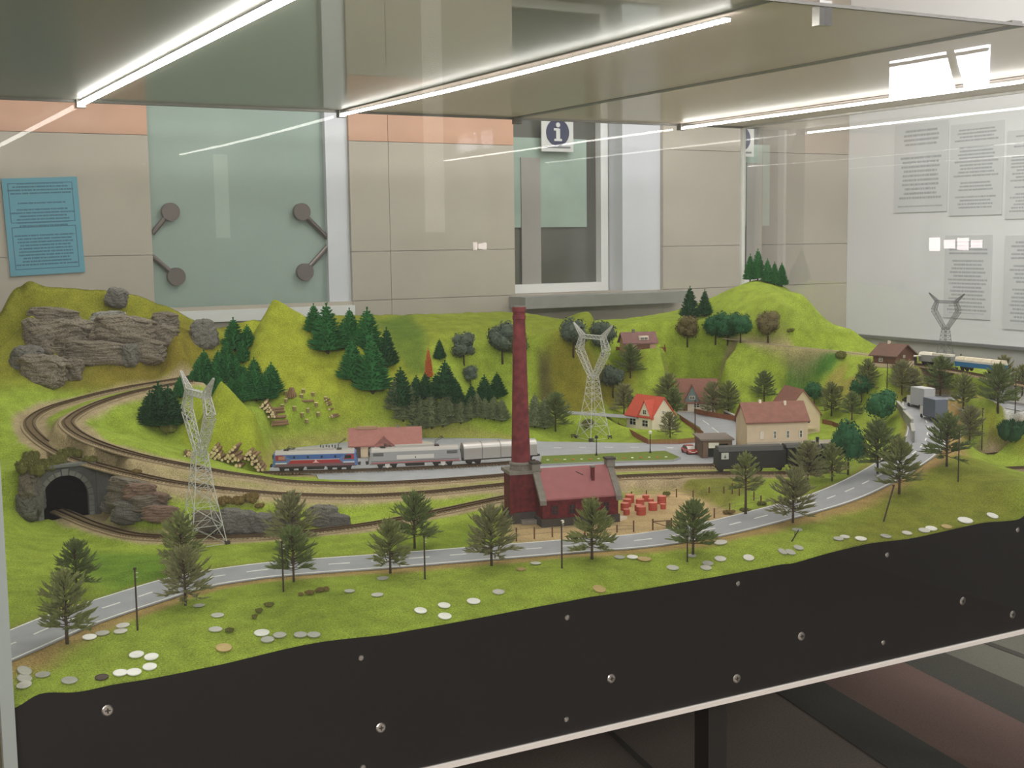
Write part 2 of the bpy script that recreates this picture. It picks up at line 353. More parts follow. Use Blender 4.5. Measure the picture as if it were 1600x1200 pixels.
# black skirt board with its screws
skirt_m=mat('black_board',(17,10,9),.55,noise=.25,scale=6,spec=.25)
screw_m=mat('screw_steel',(205,200,196),.25,.9)
SCREWS=((168,1110,.0085),(564,1028,.0048),(595,1137,.0085),(567,1199,.0048),(886,965,.005),(955,1060,.0085),(885,1124,.005),(1153,912,.005),(1151,1060,.009),(1252,994,.009),(1386,867,.0055),(1380,1004,.0055),(1504,939,.009),(1590,828,.006),(1582,960,.009))
# base tray under the model and legs
cp(MB().box(((CX0+CX1)/2,(CY0+CY1)/2+.02,BZ+.01),(CX1-CX0-.03,CY1-CY0-.07,.02)),'base_tray',mat('black_tray',(34,32,30),.7))
for x in (.45,1.7,2.95):
    for y in (CY0+.35,CY1-.2): cp(MB().box((x,y,BZ/2),(.05,.05,BZ-.002)),'leg',mat('leg_black',(40,38,36),.5))
# LED strips hung below the roof bars: carrier, glowing diodes
def led_mat(s):
    M=bpy.data.materials.new('led_glow'); M.use_nodes=True; nt=M.node_tree; nt.nodes.clear()
    o=nt.nodes.new('ShaderNodeOutputMaterial'); e=nt.nodes.new('ShaderNodeEmission'); e.inputs[0].default_value=(1,.97,.91,1); e.inputs[1].default_value=s; nt.links.new(e.outputs[0],o.inputs[0]); return M
led=led_mat(LED_STRENGTH)
def led_strip(x,y0,y1,z,n,label,sag=0,wd=.015):
    car=MB(); d=MB(); N=24
    for i in range(N):
        a=y0+(y1-y0)*i/N; b=y0+(y1-y0)*(i+1)/N
        za=z-sag*math.sin(math.pi*i/N); zb_=z-sag*math.sin(math.pi*(i+1)/N)
        car.add([(x-.007,a,za),(x+.007,a,za),(x+.007,b,zb_),(x-.007,b,zb_),(x-.007,a,za+.003),(x+.007,a,za+.003),(x+.007,b,zb_+.003),(x-.007,b,zb_+.003)],[(0,1,2,3),(4,7,6,5),(0,4,5,1),(3,2,6,7),(0,3,7,4),(1,5,6,2)])
    for i in range(n):
        t=(i+.5)/n; y=y0+(y1-y0)*t; zz=z-sag*math.sin(math.pi*t)-.0025
        d.box((x,y,zz),(wd,(y1-y0)/n*.55,.005))
    c=cp(car,'led_strip',white,label); o=d; o.v=[(a-CX0,b-CY0,c_) for a,b,c_ in o.v]; l=o.obj('led_diodes',led,c); l['kind']='stuff'
led_strip(XA,CY0+.1,CY1-.03,CZ-.01,110,'glowing white LED strip at the left bay',0,.022)
led_strip(XB,CY0+.12,CY1-.03,CZ-.012,110,'glowing white LED strip at the middle bay',.006)
led_strip(XC,CY0+.1,CY1-.03,CZ-.014,110,'glowing white LED strip at the right bay',0,.018)
# ------------------------------------------------------------------ model ground
def smooth_path(pts,n=10):
    """Catmull-Rom through world points"""
    pts=[np.array(p,float) for p in pts]; q=[2*pts[0]-pts[1]]+pts+[2*pts[-1]-pts[-2]]; out=[]
    for i in range(1,len(q)-2):
        for k in range(n):
            t=k/n; a,b,c,d=q[i-1],q[i],q[i+1],q[i+2]
            out.append(.5*((2*b)+(-a+c)*t+(2*a-5*b+4*c-d)*t*t+(-a+3*b-3*c+d)*t**3))
    out.append(pts[-1]); return np.array(out)
def px(l): return [P(*a) for a in l]
def resample(p,step):
    s=np.r_[0,np.cumsum(np.linalg.norm(np.diff(p[:,:2],axis=0),axis=1))]; n=max(2,int(s[-1]/step)); t=np.linspace(0,s[-1],n+1)
    return np.array([[np.interp(x,s,p[:,k]) for k in range(3)] for x in t]),t
outer=smooth_path(px([(300,590,.232),(265,596,.226),(215,604,.214),(165,614,.203),(118,626,.19),(76,639,.178),(52,652,.168),(46,665,.16),(57,681,.148),(82,700,.134),(120,718,.12),(175,734,.108),(225,746,.098),(275,756,.086),(350,766,.07),(400,771,.06),(460,775,.048),(560,777,.036),(660,772,.03),(760,762,.03),(860,752,.03),(960,747,.03),(1060,743,.03),(1140,741,.03),(1230,741,.03),(1300,735,.03)]))
inner=smooth_path(px([(300,597,.232),(255,605,.224),(215,613,.216),(175,624,.207),(138,638,.196),(112,653,.185),(107,664,.178),(125,680,.166),(160,696,.151),(212,712,.132),(275,726,.112),(350,740,.09),(400,747,.076),(460,755,.06),(560,758,.046),(660,754,.038),(760,747,.032),(860,738,.03),(960,733,.03),(1060,730,.03),(1115,729,.03)]))
lower=smooth_path(px([(92,798,0),(104,803,0),(118,809,0),(150,822,0),(200,836,0),(250,841,0),(325,842,0),(400,840,0),(485,833,0.002),(585,820,.005),(685,801,.01),(760,785,.015),(830,771,.02),(900,759,.026),(960,752,.03)]))
siding=smooth_path(px([(412,741,.032),(560,737,.032),(720,730,.032),(838,722,.032)]))
rightA=smooth_path(px([(1540,713,.004),(1570,710,.003),(1640,706,.0)])); rightB=smooth_path(px([(1560,735,.002),(1590,733,.0),(1660,731,.0)]))
backline=smooth_path(px([(1400,568,.2),(1440,572,.195),(1500,582,.19),(1560,594,.18),(1640,609,.17)]))
road_main=smooth_path(px([(-60,1040,0),(22,1005,0),(110,968,0),(215,933,0),(300,908,0),(400,892,0),(500,883,0),(600,876,0),(700,868,0),(800,860,0),(900,852,0),(1000,844,0),(1100,829,.004),(1200,805,.012),(1290,780,.022),(1350,755,.034),(1400,727,.05),(1440,697,.067),(1450,672,.08),(1446,655,.09),(1441,640,.1),(1440,628,.107),(1452,620,.112),(1500,622,.115),(1545,627,.118),(1620,640,.118)]))
road_far=smooth_path(px([(790,636,.09),(840,640,.082),(900,645,.075),(960,649,.07),(1010,652,.066)]))
path_top=smooth_path(px([(1130,528,.262),(1185,535,.25),(1260,543,.232),(1320,549,.216),(1372,556,.205)]))

TP=[(100,950,0),(100,880,0),(60,835,0),(300,870,0),(60,1040,-.014),(300,1010,-.008),(600,950,-.002),(900,905,0),(1200,858,.002),
(15,760,.06),(45,735,.1),(60,716,.118),(25,700,.135),(10,640,.2),(60,612,.215),(100,600,.225),(180,585,.245),(250,575,.255),(40,560,.28),
(100,495,.400),(190,500,.388),(270,505,.371),(60,520,.351),(130,530,.332),(200,535,.319),(250,535,.311),(100,560,.281),(180,560,.274),(230,500,.3836),(50,500,.394),(285,540,.315),(300,575,.25),
(200,655,.165),(180,672,.143),(250,680,.118),(320,700,.085),(300,625,.18),(330,565,.27),(345,520,.335),
(430,640,.135),(430,600,.185),(430,540,.28),(470,630,.15),(470,660,.11),(520,650,.11),(560,622,.15),(600,600,.18),(560,545,.285),(540,680,.065),(610,505,.335),
(480,692,.05),(400,702,.06),(410,722,.042),(640,680,.055),(620,640,.125),
(700,672,.065),(700,640,.12),(700,600,.18),(700,560,.24),(700,520,.31),(780,640,.1),(780,684,.04),(800,600,.17),(800,560,.23),(800,510,.32),
(880,665,.05),(850,605,.15),(840,570,.225),(890,570,.22),(870,540,.27),(900,512,.32),(870,512,.315),
(950,604,.115),(950,585,.15),(950,563,.21),(950,628,.085),(1000,548,.235),(1000,512,.3),(930,512,.31),
(1050,600,.14),(1050,640,.06),(1050,560,.21),(1050,503,.315),(1130,620,.09),(1130,580,.165),(1130,545,.235),(1130,530,.26),(1110,482,.35),
(1180,438,.44),(1150,450,.42),(1215,445,.42),(1260,470,.38),(1330,517,.275),(1230,520,.28),(1360,540,.22),
(1240,600,.11),(1200,640,.05),(1290,560,.19),(1290,620,.08),(1340,600,.13),(1330,650,.05),(1300,700,.03),(1370,690,.03),(1385,640,.06),
(1395,575,.2),(1450,600,.16),(1540,605,.165),(1600,600,.17),(1600,650,.11),(1590,690,.05),(1540,700,.03),(1590,725,0),(1620,742,0),
(1500,760,.036),(1560,742,.05),(1600,765,.045),(1500,712,.06),
(550,800,.014),(700,785,.015),(480,800,.02),(900,800,0),(1050,795,0),(1150,795,.002),(1100,757,.024),(900,715,.03),(1000,690,.03),(1100,690,.03),(1110,660,.035),(600,700,.035),(500,745,.03),(1000,725,.03)]
WP=[(0.23,1.834,-0.0294),(0.25,1.834,-0.0232),(0.302,1.834,-0.0255),(0.355,1.834,-0.025),(0.404,1.834,-0.0255),(0.462,1.834,-0.0244),(0.513,1.834,-0.0226),(0.567,1.834,-0.0192),(0.618,1.834,-0.0158),(0.672,1.834,-0.0147),(0.723,1.834,-0.0171),(0.782,1.834,-0.0205),(0.822,1.834,-0.0207),(0.868,1.834,-0.0207),(0.938,1.834,-0.02),(1.01,1.834,-0.0188),(1.066,1.834,-0.018),(1.129,1.834,-0.0173),(1.19,1.834,-0.0172),(1.256,1.834,-0.0189),(1.355,1.834,-0.0192),(1.457,1.834,-0.0193),(1.563,1.834,-0.0182),(1.621,1.834,-0.0187),(1.723,1.834,-0.0109),(1.826,1.834,-0.0062),(1.939,1.834,-0.01),(2.048,1.834,-0.0062),(2.147,1.834,-0.0032),(2.272,1.834,-0.0013),(2.6,1.834,.002),(3.2,1.83,0),(.212,2.3,.0),(.212,2.8,.08),(.212,3.2,.16),(0.392,3.905,0.3598),(0.495,3.905,0.3935),(0.541,3.905,0.4302),(0.577,3.905,0.4547),(0.612,3.905,0.4665),(0.674,3.905,0.4665),(0.728,3.905,0.4629),(0.792,3.905,0.4572),(0.857,3.905,0.4475),(0.913,3.905,0.4303),(0.969,3.905,0.4070),(1.046,3.905,0.3689),(1.124,3.905,0.3378),(1.248,3.905,0.3504),(1.353,3.905,0.3562),(1.439,3.905,0.3588),(1.526,3.905,0.3614),(1.638,3.905,0.3612),(1.730,3.905,0.3554),(1.824,3.905,0.3560),(1.920,3.905,0.3523),(2.017,3.905,0.3528),(2.117,3.905,0.3534),(2.220,3.905,0.3427),(2.350,3.905,0.3194),(2.458,3.905,0.3104),(2.568,3.905,0.3058),(2.681,3.905,0.3106),(2.825,3.905,0.3215),(2.929,3.905,0.3393),(3.15,3.9,.36),(3.2,3.4,.24),(3.2,3.0,.2),(3.2,2.5,.12),(3.2,2.2,.0),(2.8,2.0,.01)]
ctrl=np.array([P(*a) for a in TP]+[(a,b,c+ZL) for a,b,c in WP])
extra=[]
for p,st in((outer,12),(inner,12),(lower,12),(road_main,14),(road_far,12),(path_top,12),(siding,8),(backline,12)): extra+=list(p[::st])
ctrl=np.vstack([ctrl,np.array(extra)])
def rbf(c,e=.02,lam=2e-3):
    """multiquadric surface through the control heights (stays close to them, no wild overshoot)"""
    n=len(c); K=-np.sqrt(((c[:,None,:2]-c[None,:,:2])**2).sum(2)+e*e)-lam*0+lam*np.eye(n)*-1
    Pm=np.c_[np.ones(n),c[:,:2]]; A=np.block([[K,Pm],[Pm.T,np.zeros((3,3))]]); return np.linalg.solve(A,np.r_[c[:,2],0,0,0])
keep=[]
for i in range(len(ctrl)-1,-1,-1):
    if all(np.hypot(*(ctrl[i,:2]-ctrl[j,:2]))>.022 for j in keep) or ctrl[i,1]<1.84: keep.append(i)
ctrl=ctrl[keep]
TW=rbf(ctrl)
def tps_eval(x,y):
    out=np.zeros_like(x)
    for i in range(0,len(x),20000):
        q=np.c_[x[i:i+20000],y[i:i+20000]]; K=-np.sqrt(((q[:,None,:]-ctrl[None,:,:2])**2).sum(2)+.0004); out[i:i+20000]=K@TW[:len(ctrl)]+TW[-3]+q@TW[-2:]
    return out
NX,NY=400,290
gx=np.linspace(CX0+.006,CX1-.008,NX); gy=np.linspace(CY0+.004,CY1-.008,NY)
GX,GY=np.meshgrid(gx,gy); X_=GX.ravel(); Y_=GY.ravel(); Z_=tps_eval(X_,Y_)
def dist_poly(path,x,y):
    """distance to a polyline, and its height there"""
    best=np.full(x.shape,9.); zz=np.zeros_like(x)
    for a,b in zip(path[:-1],path[1:]):
        ab=(b-a)[:2]; L=ab@ab
        if L<1e-12: continue
        t=np.clip(((x-a[0])*ab[0]+(y-a[1])*ab[1])/L,0,1); dd=np.hypot(x-(a[0]+t*ab[0]),y-(a[1]+t*ab[1])); k=dd<best
        best[k]=dd[k]; zz[k]=(a[2]+t*(b[2]-a[2]))[k]
    return best,zz
def inpoly(poly,x,y):
    r=np.zeros(x.shape,bool); n=len(poly)
    for i in range(n):
        x1,y1=poly[i][:2]; x2,y2=poly[(i+1)%n][:2]
        c=((y1>y)!=(y2>y))&(x<(x2-x1)*(y-y1)/((y2-y1) if abs(y2-y1)>1e-12 else 1e-12)+x1); r^=c
    return r
def sstep(a,b,x): t=np.clip((x-a)/(b-a),0,1); return t*t*(3-2*t)
# peaks, laid out along and across the line of sight
def peak(u,v,z,zbase,Rl,Rr,Rf,Rb,pw):
    global Z_
    c=P(u,v,z); dx=X_-c[0]; dy=Y_-c[1]; a=dx*r0[0]+dy*r0[1]; b=-(dx*f0[0]+dy*f0[1])
    t=np.hypot(a/np.where(a<0,Rl,Rr),b/np.where(b>0,Rf,Rb)); t=np.sqrt(t*t+.0006)
    h=ZL+zbase+(z-zbase)*np.where(t<1,np.abs(1-t)**pw,-3*np.abs(t-1))
    k=.02; d=np.clip(h-Z_,-k,k); Z_=np.where(h-Z_>k,h,np.where(h-Z_<-k,Z_,Z_+ (d+k)**2/(4*k)))
    return a,b,t
pk1=peak(428,463,.44,.15,.17,.46,.27,.20,1.05)
pk2=peak(345,592,.252,.06,.11,.19,.15,.10,1.12)
def vnoise(x,y,s,seed):
    r=np.random.RandomState(seed); g=r.rand(64,64); xs=(x*s)%63; ys=(y*s)%63; xi=xs.astype(int); yi=ys.astype(int); fx=xs-xi; fy=ys-yi; fx=fx*fx*(3-2*fx); fy=fy*fy*(3-2*fy)
    return (g[xi,yi]*(1-fx)*(1-fy)+g[(xi+1)%64,yi]*fx*(1-fy)+g[xi,(yi+1)%64]*(1-fx)*fy+g[(xi+1)%64,(yi+1)%64]*fx*fy)-.5
rough=.006*vnoise(X_,Y_,14,1)+.004*vnoise(X_,Y_,37,2)+.002*vnoise(X_,Y_,90,3)
rough*=(.35+.65*sstep(ZL+.05,ZL+.2,Z_))*(sstep(1.84,2.0,Y_))
Z_+=rough
# level the ground under roads, tracks and yards
def level(path,hw,fall,drop):
    global Z_
    d,z=dist_poly(path,X_,Y_); k=1-sstep(hw,hw+fall,d); Z_=Z_*(1-k)+(z-drop)*k; return d
DT={}
DT['outer']=level(outer,.024,.035,.002); DT['inner']=level(inner,.024,.03,.002); DT['lower']=level(lower,.022,.03,.002)
DT['siding']=level(siding,.03,.03,.003); DT['back']=level(backline,.025,.03,.002); DT['ra']=level(rightA,.022,.03,.002); DT['rb']=level(rightB,.022,.03,.002)
DT['road']=level(road_main,.062,.04,.003); DT['far']=level(road_far,.04,.12,.002); DT['top']=level(path_top,.016,.03,.002)
plaza_px=[(440,702),(545,690),(660,684),(780,685),(850,690),(1000,692),(1068,691),(1100,684),(1094,668),(1050,641),(1072,634),(1115,643),(1160,664),(1168,700),(1130,712),(1112,724),(1060,727),(900,732),(760,741),(620,752),(500,753),(494,741),(420,735)]
PLZ=.0325
plaza=np.array([P(u,v,PLZ) for u,v in plaza_px])
inp=inpoly(plaza,X_,Y_); dpl,_z=dist_poly(np.vstack([plaza,plaza[:1]]),X_,Y_); kp=np.where(inp,1,1-sstep(.004,.05,dpl)); 
near_line=np.minimum(np.minimum(DT['outer'],DT['inner']),DT['road'])
kp=kp*sstep(.02,.05,near_line)
Z_=Z_*(1-kp)+(ZL+PLZ-.003)*kp
yard_px=[(795,845),(790,812),(850,800),(960,800),(985,772),(1060,768),(1120,790),(1165,800),(1120,828),(1000,838),(900,846)]
yard=np.array([P(u,v,0) for u,v in yard_px]); iny=inpoly(yard,X_,Y_); dy_,_q=dist_poly(np.vstack([yard,yard[:1]]),X_,Y_); ky=np.where(iny,1,1-sstep(0,.03,dy_))*sstep(.062,.09,DT['road'])
Z_=Z_*(1-ky)+(ZL+.0)*ky
# tunnel mouth: cut the ground down in front of the portal, keep it up behind
for pu,pv,pz,pr_ in((1002,543,.236,.075),(1392,572,.2,.075),(1016,668,.0325,.085),(1090,634,.036,.075),(1256,664,.0325,.09),(1215,700,.0325,.08)):
    c=P(pu,pv,pz); dd_=np.hypot(X_-c[0],Y_-c[1]); k=1-sstep(pr_,pr_+.06,dd_); Z_=Z_*(1-k)+(ZL+pz)*k
TUN=P(104,807,0); tx=X_-TUN[0]; ty=Y_-TUN[1]
front=(np.abs(tx)<.13)&(ty<=.004)&(ty>-.16); kf=front*(1-sstep(.07,.13,np.abs(tx)))*(1-sstep(.09,.16,-ty)); Z_=Z_*(1-kf)+np.minimum(Z_,ZL-.001)*kf
behind=(np.abs(tx+.02)<.12)&(ty>.004)&(ty<.17); Z_=np.where(behind,np.maximum(Z_,ZL+.112),Z_)
Zg=Z_.reshape(NY,NX)
def gz(x,y):
    fx=(x-gx[0])/(gx[1]-gx[0]); fy=(y-gy[0])/(gy[1]-gy[0]); i=int(min(max(fx,0),NX-2)); j=int(min(max(fy,0),NY-2)); a=min(max(fx-i,0),1); b=min(max(fy-j,0),1)
    return Zg[j,i]*(1-a)*(1-b)+Zg[j,i+1]*a*(1-b)+Zg[j+1,i]*(1-a)*b+Zg[j+1,i+1]*a*b
def G(u,v,it=60):
    """where the line of sight through a picture point meets the model ground"""
    d=ray(u,v); best=(9,None)
    for t in np.arange(1.2,6.2,.01):
        p=CO+d*t
        if CX0+.03<p[0]<CX1-.03 and CY0+.03<p[1]<CY1-.03 and p[2]-gz(p[0],p[1])<best[0]: best=(p[2]-gz(p[0],p[1]),p)
        if CX0<p[0]<CX1 and CY0<p[1]<CY1 and p[2]<=gz(p[0],p[1]):
            lo,hi=t-.01,t
            for _ in range(20):
                md=(lo+hi)/2; q=CO+d*md
                if q[2]<=gz(q[0],q[1]): hi=md
                else: lo=md
            q=CO+d*hi; return np.array([q[0],q[1],gz(q[0],q[1])])
    q=best[1]; return np.array([q[0],q[1],gz(q[0],q[1])])
def GL(u,v):
    """the last place where the line of sight goes into the ground (behind a hill that hides it)"""
    d=ray(u,v); out=None; was=True
    for t in np.arange(1.6,5.6,.008):
        p=CO+d*t
        if not(CX0+.02<p[0]<CX1-.02 and CY0+.02<p[1]<CY1-.02): continue
        below=p[2]<=gz(p[0],p[1])
        if below and not was: out=p
        was=below
    return G(u,v) if out is None else np.array([out[0],out[1],gz(out[0],out[1])])
def base_at(u,v,z):
    """ground point on the line of sight nearest to an assumed height"""
    return G(u,v)
def scale_at(p): return ((np.asarray(p)-CO)@CF)/F      # metres per picture pixel

# ---- turf colours: real differences of flock, soil, ballast and sand
def C(r,g,b): return np.array(srgb((r,g,b)))
col=np.tile(C(150,169,64),(len(X_),1))
def blend(k,c): 
    global col
    k=np.clip(k,0,1)[:,None]; col=col*(1-k)+c*k
nz=vnoise(X_,Y_,9,5)+.5*vnoise(X_,Y_,23,6)
blend(.35+.6*nz,C(136,157,54))
pxw=lambda l,z:np.array([P(u,v,z) for u,v in l])
def patch(l,z,c,soft=.05,amt=1.0,nse=.0):
    poly=np.array([G(u,v) for u,v in l]) if z>.05 else pxw(l,z); i=inpoly(poly,X_,Y_); d,_=dist_poly(np.vstack([poly,poly[:1]]),X_,Y_); s=np.where(i,d,-d); blend(amt*sstep(-soft/2,soft/2,s+nse*nz),c)
# olive flock on the back hills and the loop hill
blend(.75*sstep(ZL+.2,ZL+.27,Z_)*sstep(1.9,1.4,X_)*sstep(3.45,3.6,Y_),C(132,124,42))
blend(.5*sstep(ZL+.26,ZL+.32,Z_)*sstep(1.4,1.6,X_)*sstep(2.5,2.3,X_),C(122,128,46))
patch([(150,610),(300,590),(330,520),(290,490),(250,560),(120,600)],.25,C(128,112,44),.12,.7)
patch([(60,600),(240,600),(280,560),(230,540),(80,580)],.23,C(126,108,46),.1,.6)
# the two peaks in fresh flock
k=np.clip(1.15-pk1[2],0,1); blend(sstep(.05,.3,k),C(156,164,54)); k=np.clip(1.1-pk2[2],0,1); blend(sstep(.05,.25,k),C(148,160,50))
patch([(585,500),(640,492),(665,520),(668,585),(640,585),(610,545)],.28,C(84,112,44),.05,.8)

patch([(1222,606),(1234,556),(1262,549),(1296,546),(1318,553),(1300,580),(1268,604)],.16,C(74,116,48),.025,1.0)
patch([(845,560),(1000,560),(985,615),(940,640),(855,636),(848,600)],.16,C(120,104,40),.08,.75)
patch([(840,548),(858,552),(868,640),(848,640)],.18,C(84,78,54),.03,.85)
patch([(130,855),(270,860),(290,900),(180,925),(120,890)],0,C(92,132,40),.09,.75)
patch([(440,930),(560,925),(590,960),(520,975),(430,985),(400,960)],0,C(112,132,40),.09,.5)
patch([(560,835),(780,805),(770,850),(640,855)],.008,C(118,140,44),.06,.6)
patch([(1300,800),(1500,705),(1600,760),(1600,800),(1450,830),(1320,838)],.035,C(120,120,42),.12,.7)
patch([(1540,645),(1600,650),(1600,700),(1545,700)],.07,C(150,136,36),.08,.8)
patch([(1296,596),(1325,566),(1360,578),(1325,612)],.15,C(160,142,80),.04,.7,.1)
patch([(965,770),(1010,757),(1180,750),(1190,760),(1120,790),(1060,768)],.015,C(122,118,58),.04,.75)
# bare soil along the near road edge, sand in the factory yard, ballast along the lines
sgn=(X_*0)
dr=DT['road']; side=np.zeros_like(X_)
rp=road_main
tg=np.gradient(rp[:,:2],axis=0)
idx=np.array([0]*len(X_))
for i in range(0,len(X_),20000):
    q=np.c_[X_[i:i+20000],Y_[i:i+20000]]; idx[i:i+20000]=((q[:,None,:]-rp[None,:,:2])**2).sum(2).argmin(1)
side=tg[idx,0]*(Y_-rp[idx,1])-tg[idx,1]*(X_-rp[idx,0])
blend(.85*(side<0)*(1-sstep(.075,.115,dr+.03*nz)),C(172,140,96)); blend(.5*(side>0)*(1-sstep(.06,.08,dr+.02*nz)),C(146,128,72))
blend(sstep(-.02,.02,np.where(iny,dy_,-dy_)+.02*nz),C(192,168,126))
for kx,wd in(('outer',.045),('inner',.045),('lower',.036),('siding',.04),('back',.04),('ra',.035),('rb',.035)): blend(1-sstep(wd*.75,wd*1.1,DT[kx]+.012*nz),C(170,153,122))
between=(DT['outer']<.12)&(DT['inner']<.12); blend(.6*between*(1-sstep(.03,.1,np.maximum(DT['outer'],DT['inner']))),C(164,150,112))
blend((1-sstep(.02,.035,DT['top']))*.9,C(158,146,110))
dd=np.where(inp,dpl,-dpl); blend(.9*sstep(-.03,-.005,dd)*sstep(.0,-.02,dd),C(170,146,104))
# white bare plaster patch at the far end
patch([(1562,600),(1590,592),(1640,592),(1660,600),(1660,655),(1600,650),(1572,640)],.125,C(232,232,230),.012,1.0,.02)
me=bpy.data.meshes.new('terrain')
V=np.c_[X_,Y_,Z_]; ii=np.arange(NY*NX).reshape(NY,NX); Q=np.c_[ii[:-1,:-1].ravel(),ii[:-1,1:].ravel(),ii[1:,1:].ravel(),ii[1:,:-1].ravel()]
# cut the tunnel mouth: drop the quads inside the bore
cxq=V[Q].mean(1)-TUN; bore=(np.abs(cxq[:,0])<.05)&(cxq[:,1]>-.006)&(cxq[:,1]<.016)&(V[Q][:,:,2].max(1)-V[Q][:,:,2].min(1)>.03)
faces=[tuple(q) for q in Q[~bore]]
# skirt down the sides to the base tray
verts=[tuple(x) for x in V]; n0=len(verts)
ring=list(ii[0,:])+list(ii[1:,-1])+list(ii[-1,-2::-1])+list(ii[-2:0:-1,0])
for k in ring: verts.append((V[k,0],V[k,1],BZ+.02))
for a in range(len(ring)): b=(a+1)%len(ring); faces.append((ring[a],n0+a,n0+b,ring[b]))
me.from_pydata(verts,[],faces); me.polygons.foreach_set('use_smooth',[True]*len(me.polygons))
ca=me.color_attributes.new('flock','FLOAT_COLOR','POINT'); cc=np.ones((len(verts),4)); cc[:n0,:3]=col; cc[n0:,:3]=C(150,160,38); ca.data.foreach_set('color',cc.ravel())
M=bpy.data.materials.new('flocked_ground'); M.use_nodes=True; nt=M.node_tree; b=nt.nodes['Principled BSDF']; b.inputs['Roughness'].default_value=.95; b.inputs['Specular IOR Level'].default_value=.15
at=nt.nodes.new('ShaderNodeAttribute'); at.attribute_name='flock'; tc=nt.nodes.new('ShaderNodeTexCoord')
def nnode(sc,dt): 
    n=nt.nodes.new('ShaderNodeTexNoise'); n.inputs['Scale'].default_value=sc; n.inputs['Detail'].default_value=dt; nt.links.new(tc.outputs['Object'],n.inputs['Vector']); return n
n1=nnode(420,3); n2=nnode(26,5)
r1=nt.nodes.new('ShaderNodeMapRange'); r1.inputs[1].default_value=.3; r1.inputs[2].default_value=.7; r1.inputs[3].default_value=.62; r1.inputs[4].default_value=1.35; nt.links.new(n1.outputs['Fac'],r1.inputs[0])
r2=nt.nodes.new('ShaderNodeMapRange'); r2.inputs[1].default_value=.3; r2.inputs[2].default_value=.7; r2.inputs[3].default_value=.82; r2.inputs[4].default_value=1.14; nt.links.new(n2.outputs['Fac'],r2.inputs[0])
mm=nt.nodes.new('ShaderNodeMath'); mm.operation='MULTIPLY'; nt.links.new(r1.outputs[0],mm.inputs[0]); nt.links.new(r2.outputs[0],mm.inputs[1])
vm=nt.nodes.new('ShaderNodeVectorMath'); vm.operation='SCALE'; nt.links.new(at.outputs['Color'],vm.inputs[0]); nt.links.new(mm.outputs[0],vm.inputs['Scale']); nt.links.new(vm.outputs[0],b.inputs['Base Color'])
bp_=nt.nodes.new('ShaderNodeBump'); bp_.inputs['Strength'].default_value=.5; bp_.inputs['Distance'].default_value=.004; n3=nnode(300,6); nt.links.new(n3.outputs['Fac'],bp_.inputs['Height']); nt.links.new(bp_.outputs['Normal'],b.inputs['Normal'])
me.materials.append(M)
terrain=link('terrain',me); struct(terrain,'flocked green model landscape with hills, peaks and cuttings filling the case')

# black skirt board: its top edge follows the edge of the ground
sk=MB(); N_=len(gx); vs_=[]
for k in range(N_):
    zt=Zg[0,k]-.0015
    for y_,z_ in((CY0+.0032,zt),(CY0+.0095,zt),(CY0+.0032,BZ),(CY0+.0095,BZ)): vs_.append((gx[k],y_,z_))
fs_=[]
for k in range(N_-1):
    a=4*k; b=a+4; fs_+=[(a,b,b+1,a+1),(a+2,a+3,b+3,b+2),(a,a+2,b+2,b),(a+1,b+1,b+3,a+3)]
sk.add(vs_,fs_+[(0,1,3,2),(4*N_-4,4*N_-2,4*N_-1,4*N_-3)]); sk=cp(sk,'skirt_board',skirt_m)
for u,v,r in SCREWS:
    p=PY(u,v,CY0+.0032)
    q=MB().lathe([(r,0),(r,.001),(r*.8,.002),(r*.35,.0024)],14); M3=Matrix.Rotation(R(90),3,'X')
    q.v=[tuple(M3@Vector(x)) for x in q.v]; q.v=[(a+p[0]-CX0,b+.0034,c_+p[2]) for a,b,c_ in q.v]
    s_=q.obj('screw',screw_m,sk)
    if r>.008: k=MB().box((p[0]-CX0,.0008,p[2]),(r*.9,.0008,r*.22)); k.box((p[0]-CX0,.0008,p[2]),(r*.22,.0009,r*.9)); k.obj('screw_recess',mat('screw_dark',(40,38,36),.6),sk)
# ---- roads
asphalt=mat('model_asphalt',(160,163,169),.7,noise=.06,scale=30)
paint=mat('road_paint',(236,236,232),.6)
def ribbon(path,off0,off1,z0,thick=.002):
    p,_=resample(path,.012); t=np.gradient(p[:,:2],axis=0); t/=np.linalg.norm(t,axis=1)[:,None]; n=np.c_[-t[:,1],t[:,0]]
    mb=MB(); N=len(p); vs=[]
    for k in range(N):
        for o,dz in((off0,0),(off1,0),(off0,-thick),(off1,-thick)): vs.append((min(max(p[k,0]+n[k,0]*o,CX0+.007),CX1-.009),min(max(p[k,1]+n[k,1]*o,CY0+.006),CY1-.009),p[k,2]+z0+dz))
    fs=[]
    for k in range(N-1):
        a=4*k; b=a+4; fs+=[(a,b,b+1,a+1),(a+2,a+3,b+3,b+2),(a,a+2,b+2,b),(a+1,b+1,b+3,a+3)]
    fs+=[(0,1,3,2),(4*N-4,4*N-2,4*N-1,4*N-3)]
    return mb.add(vs,fs)
def clip_case(path,m=.02):
    k=(path[:,0]>CX0+m)&(path[:,0]<CX1-m)&(path[:,1]>CY0+m)&(path[:,1]<CY1-m); return path[k]
road_main_c=clip_case(road_main,-.06)
rm=ribbon(road_main_c,-.055,.055,.0).obj('road',asphalt); struct(rm,'grey model road with dashed centre line along the case front')
for s in(-1,1): ribbon(road_main_c,s*.051-.0014,s*.051+.0014,.0008).obj('edge_line',paint,rm)
def dashes(path,parent,L,gap,skip=0,w=.0017,z=.0009):
    p,t=resample(path,.008); s=skip; tot=t[-1]
    while s+L<tot:
        seg=p[(t>=s)&(t<=s+L)]
        if len(seg)>1: ribbon(seg,-w,w,z).obj('lane_marking',paint,parent)
        s+=L+gap
dashes(road_main_c,rm,.042,.034)
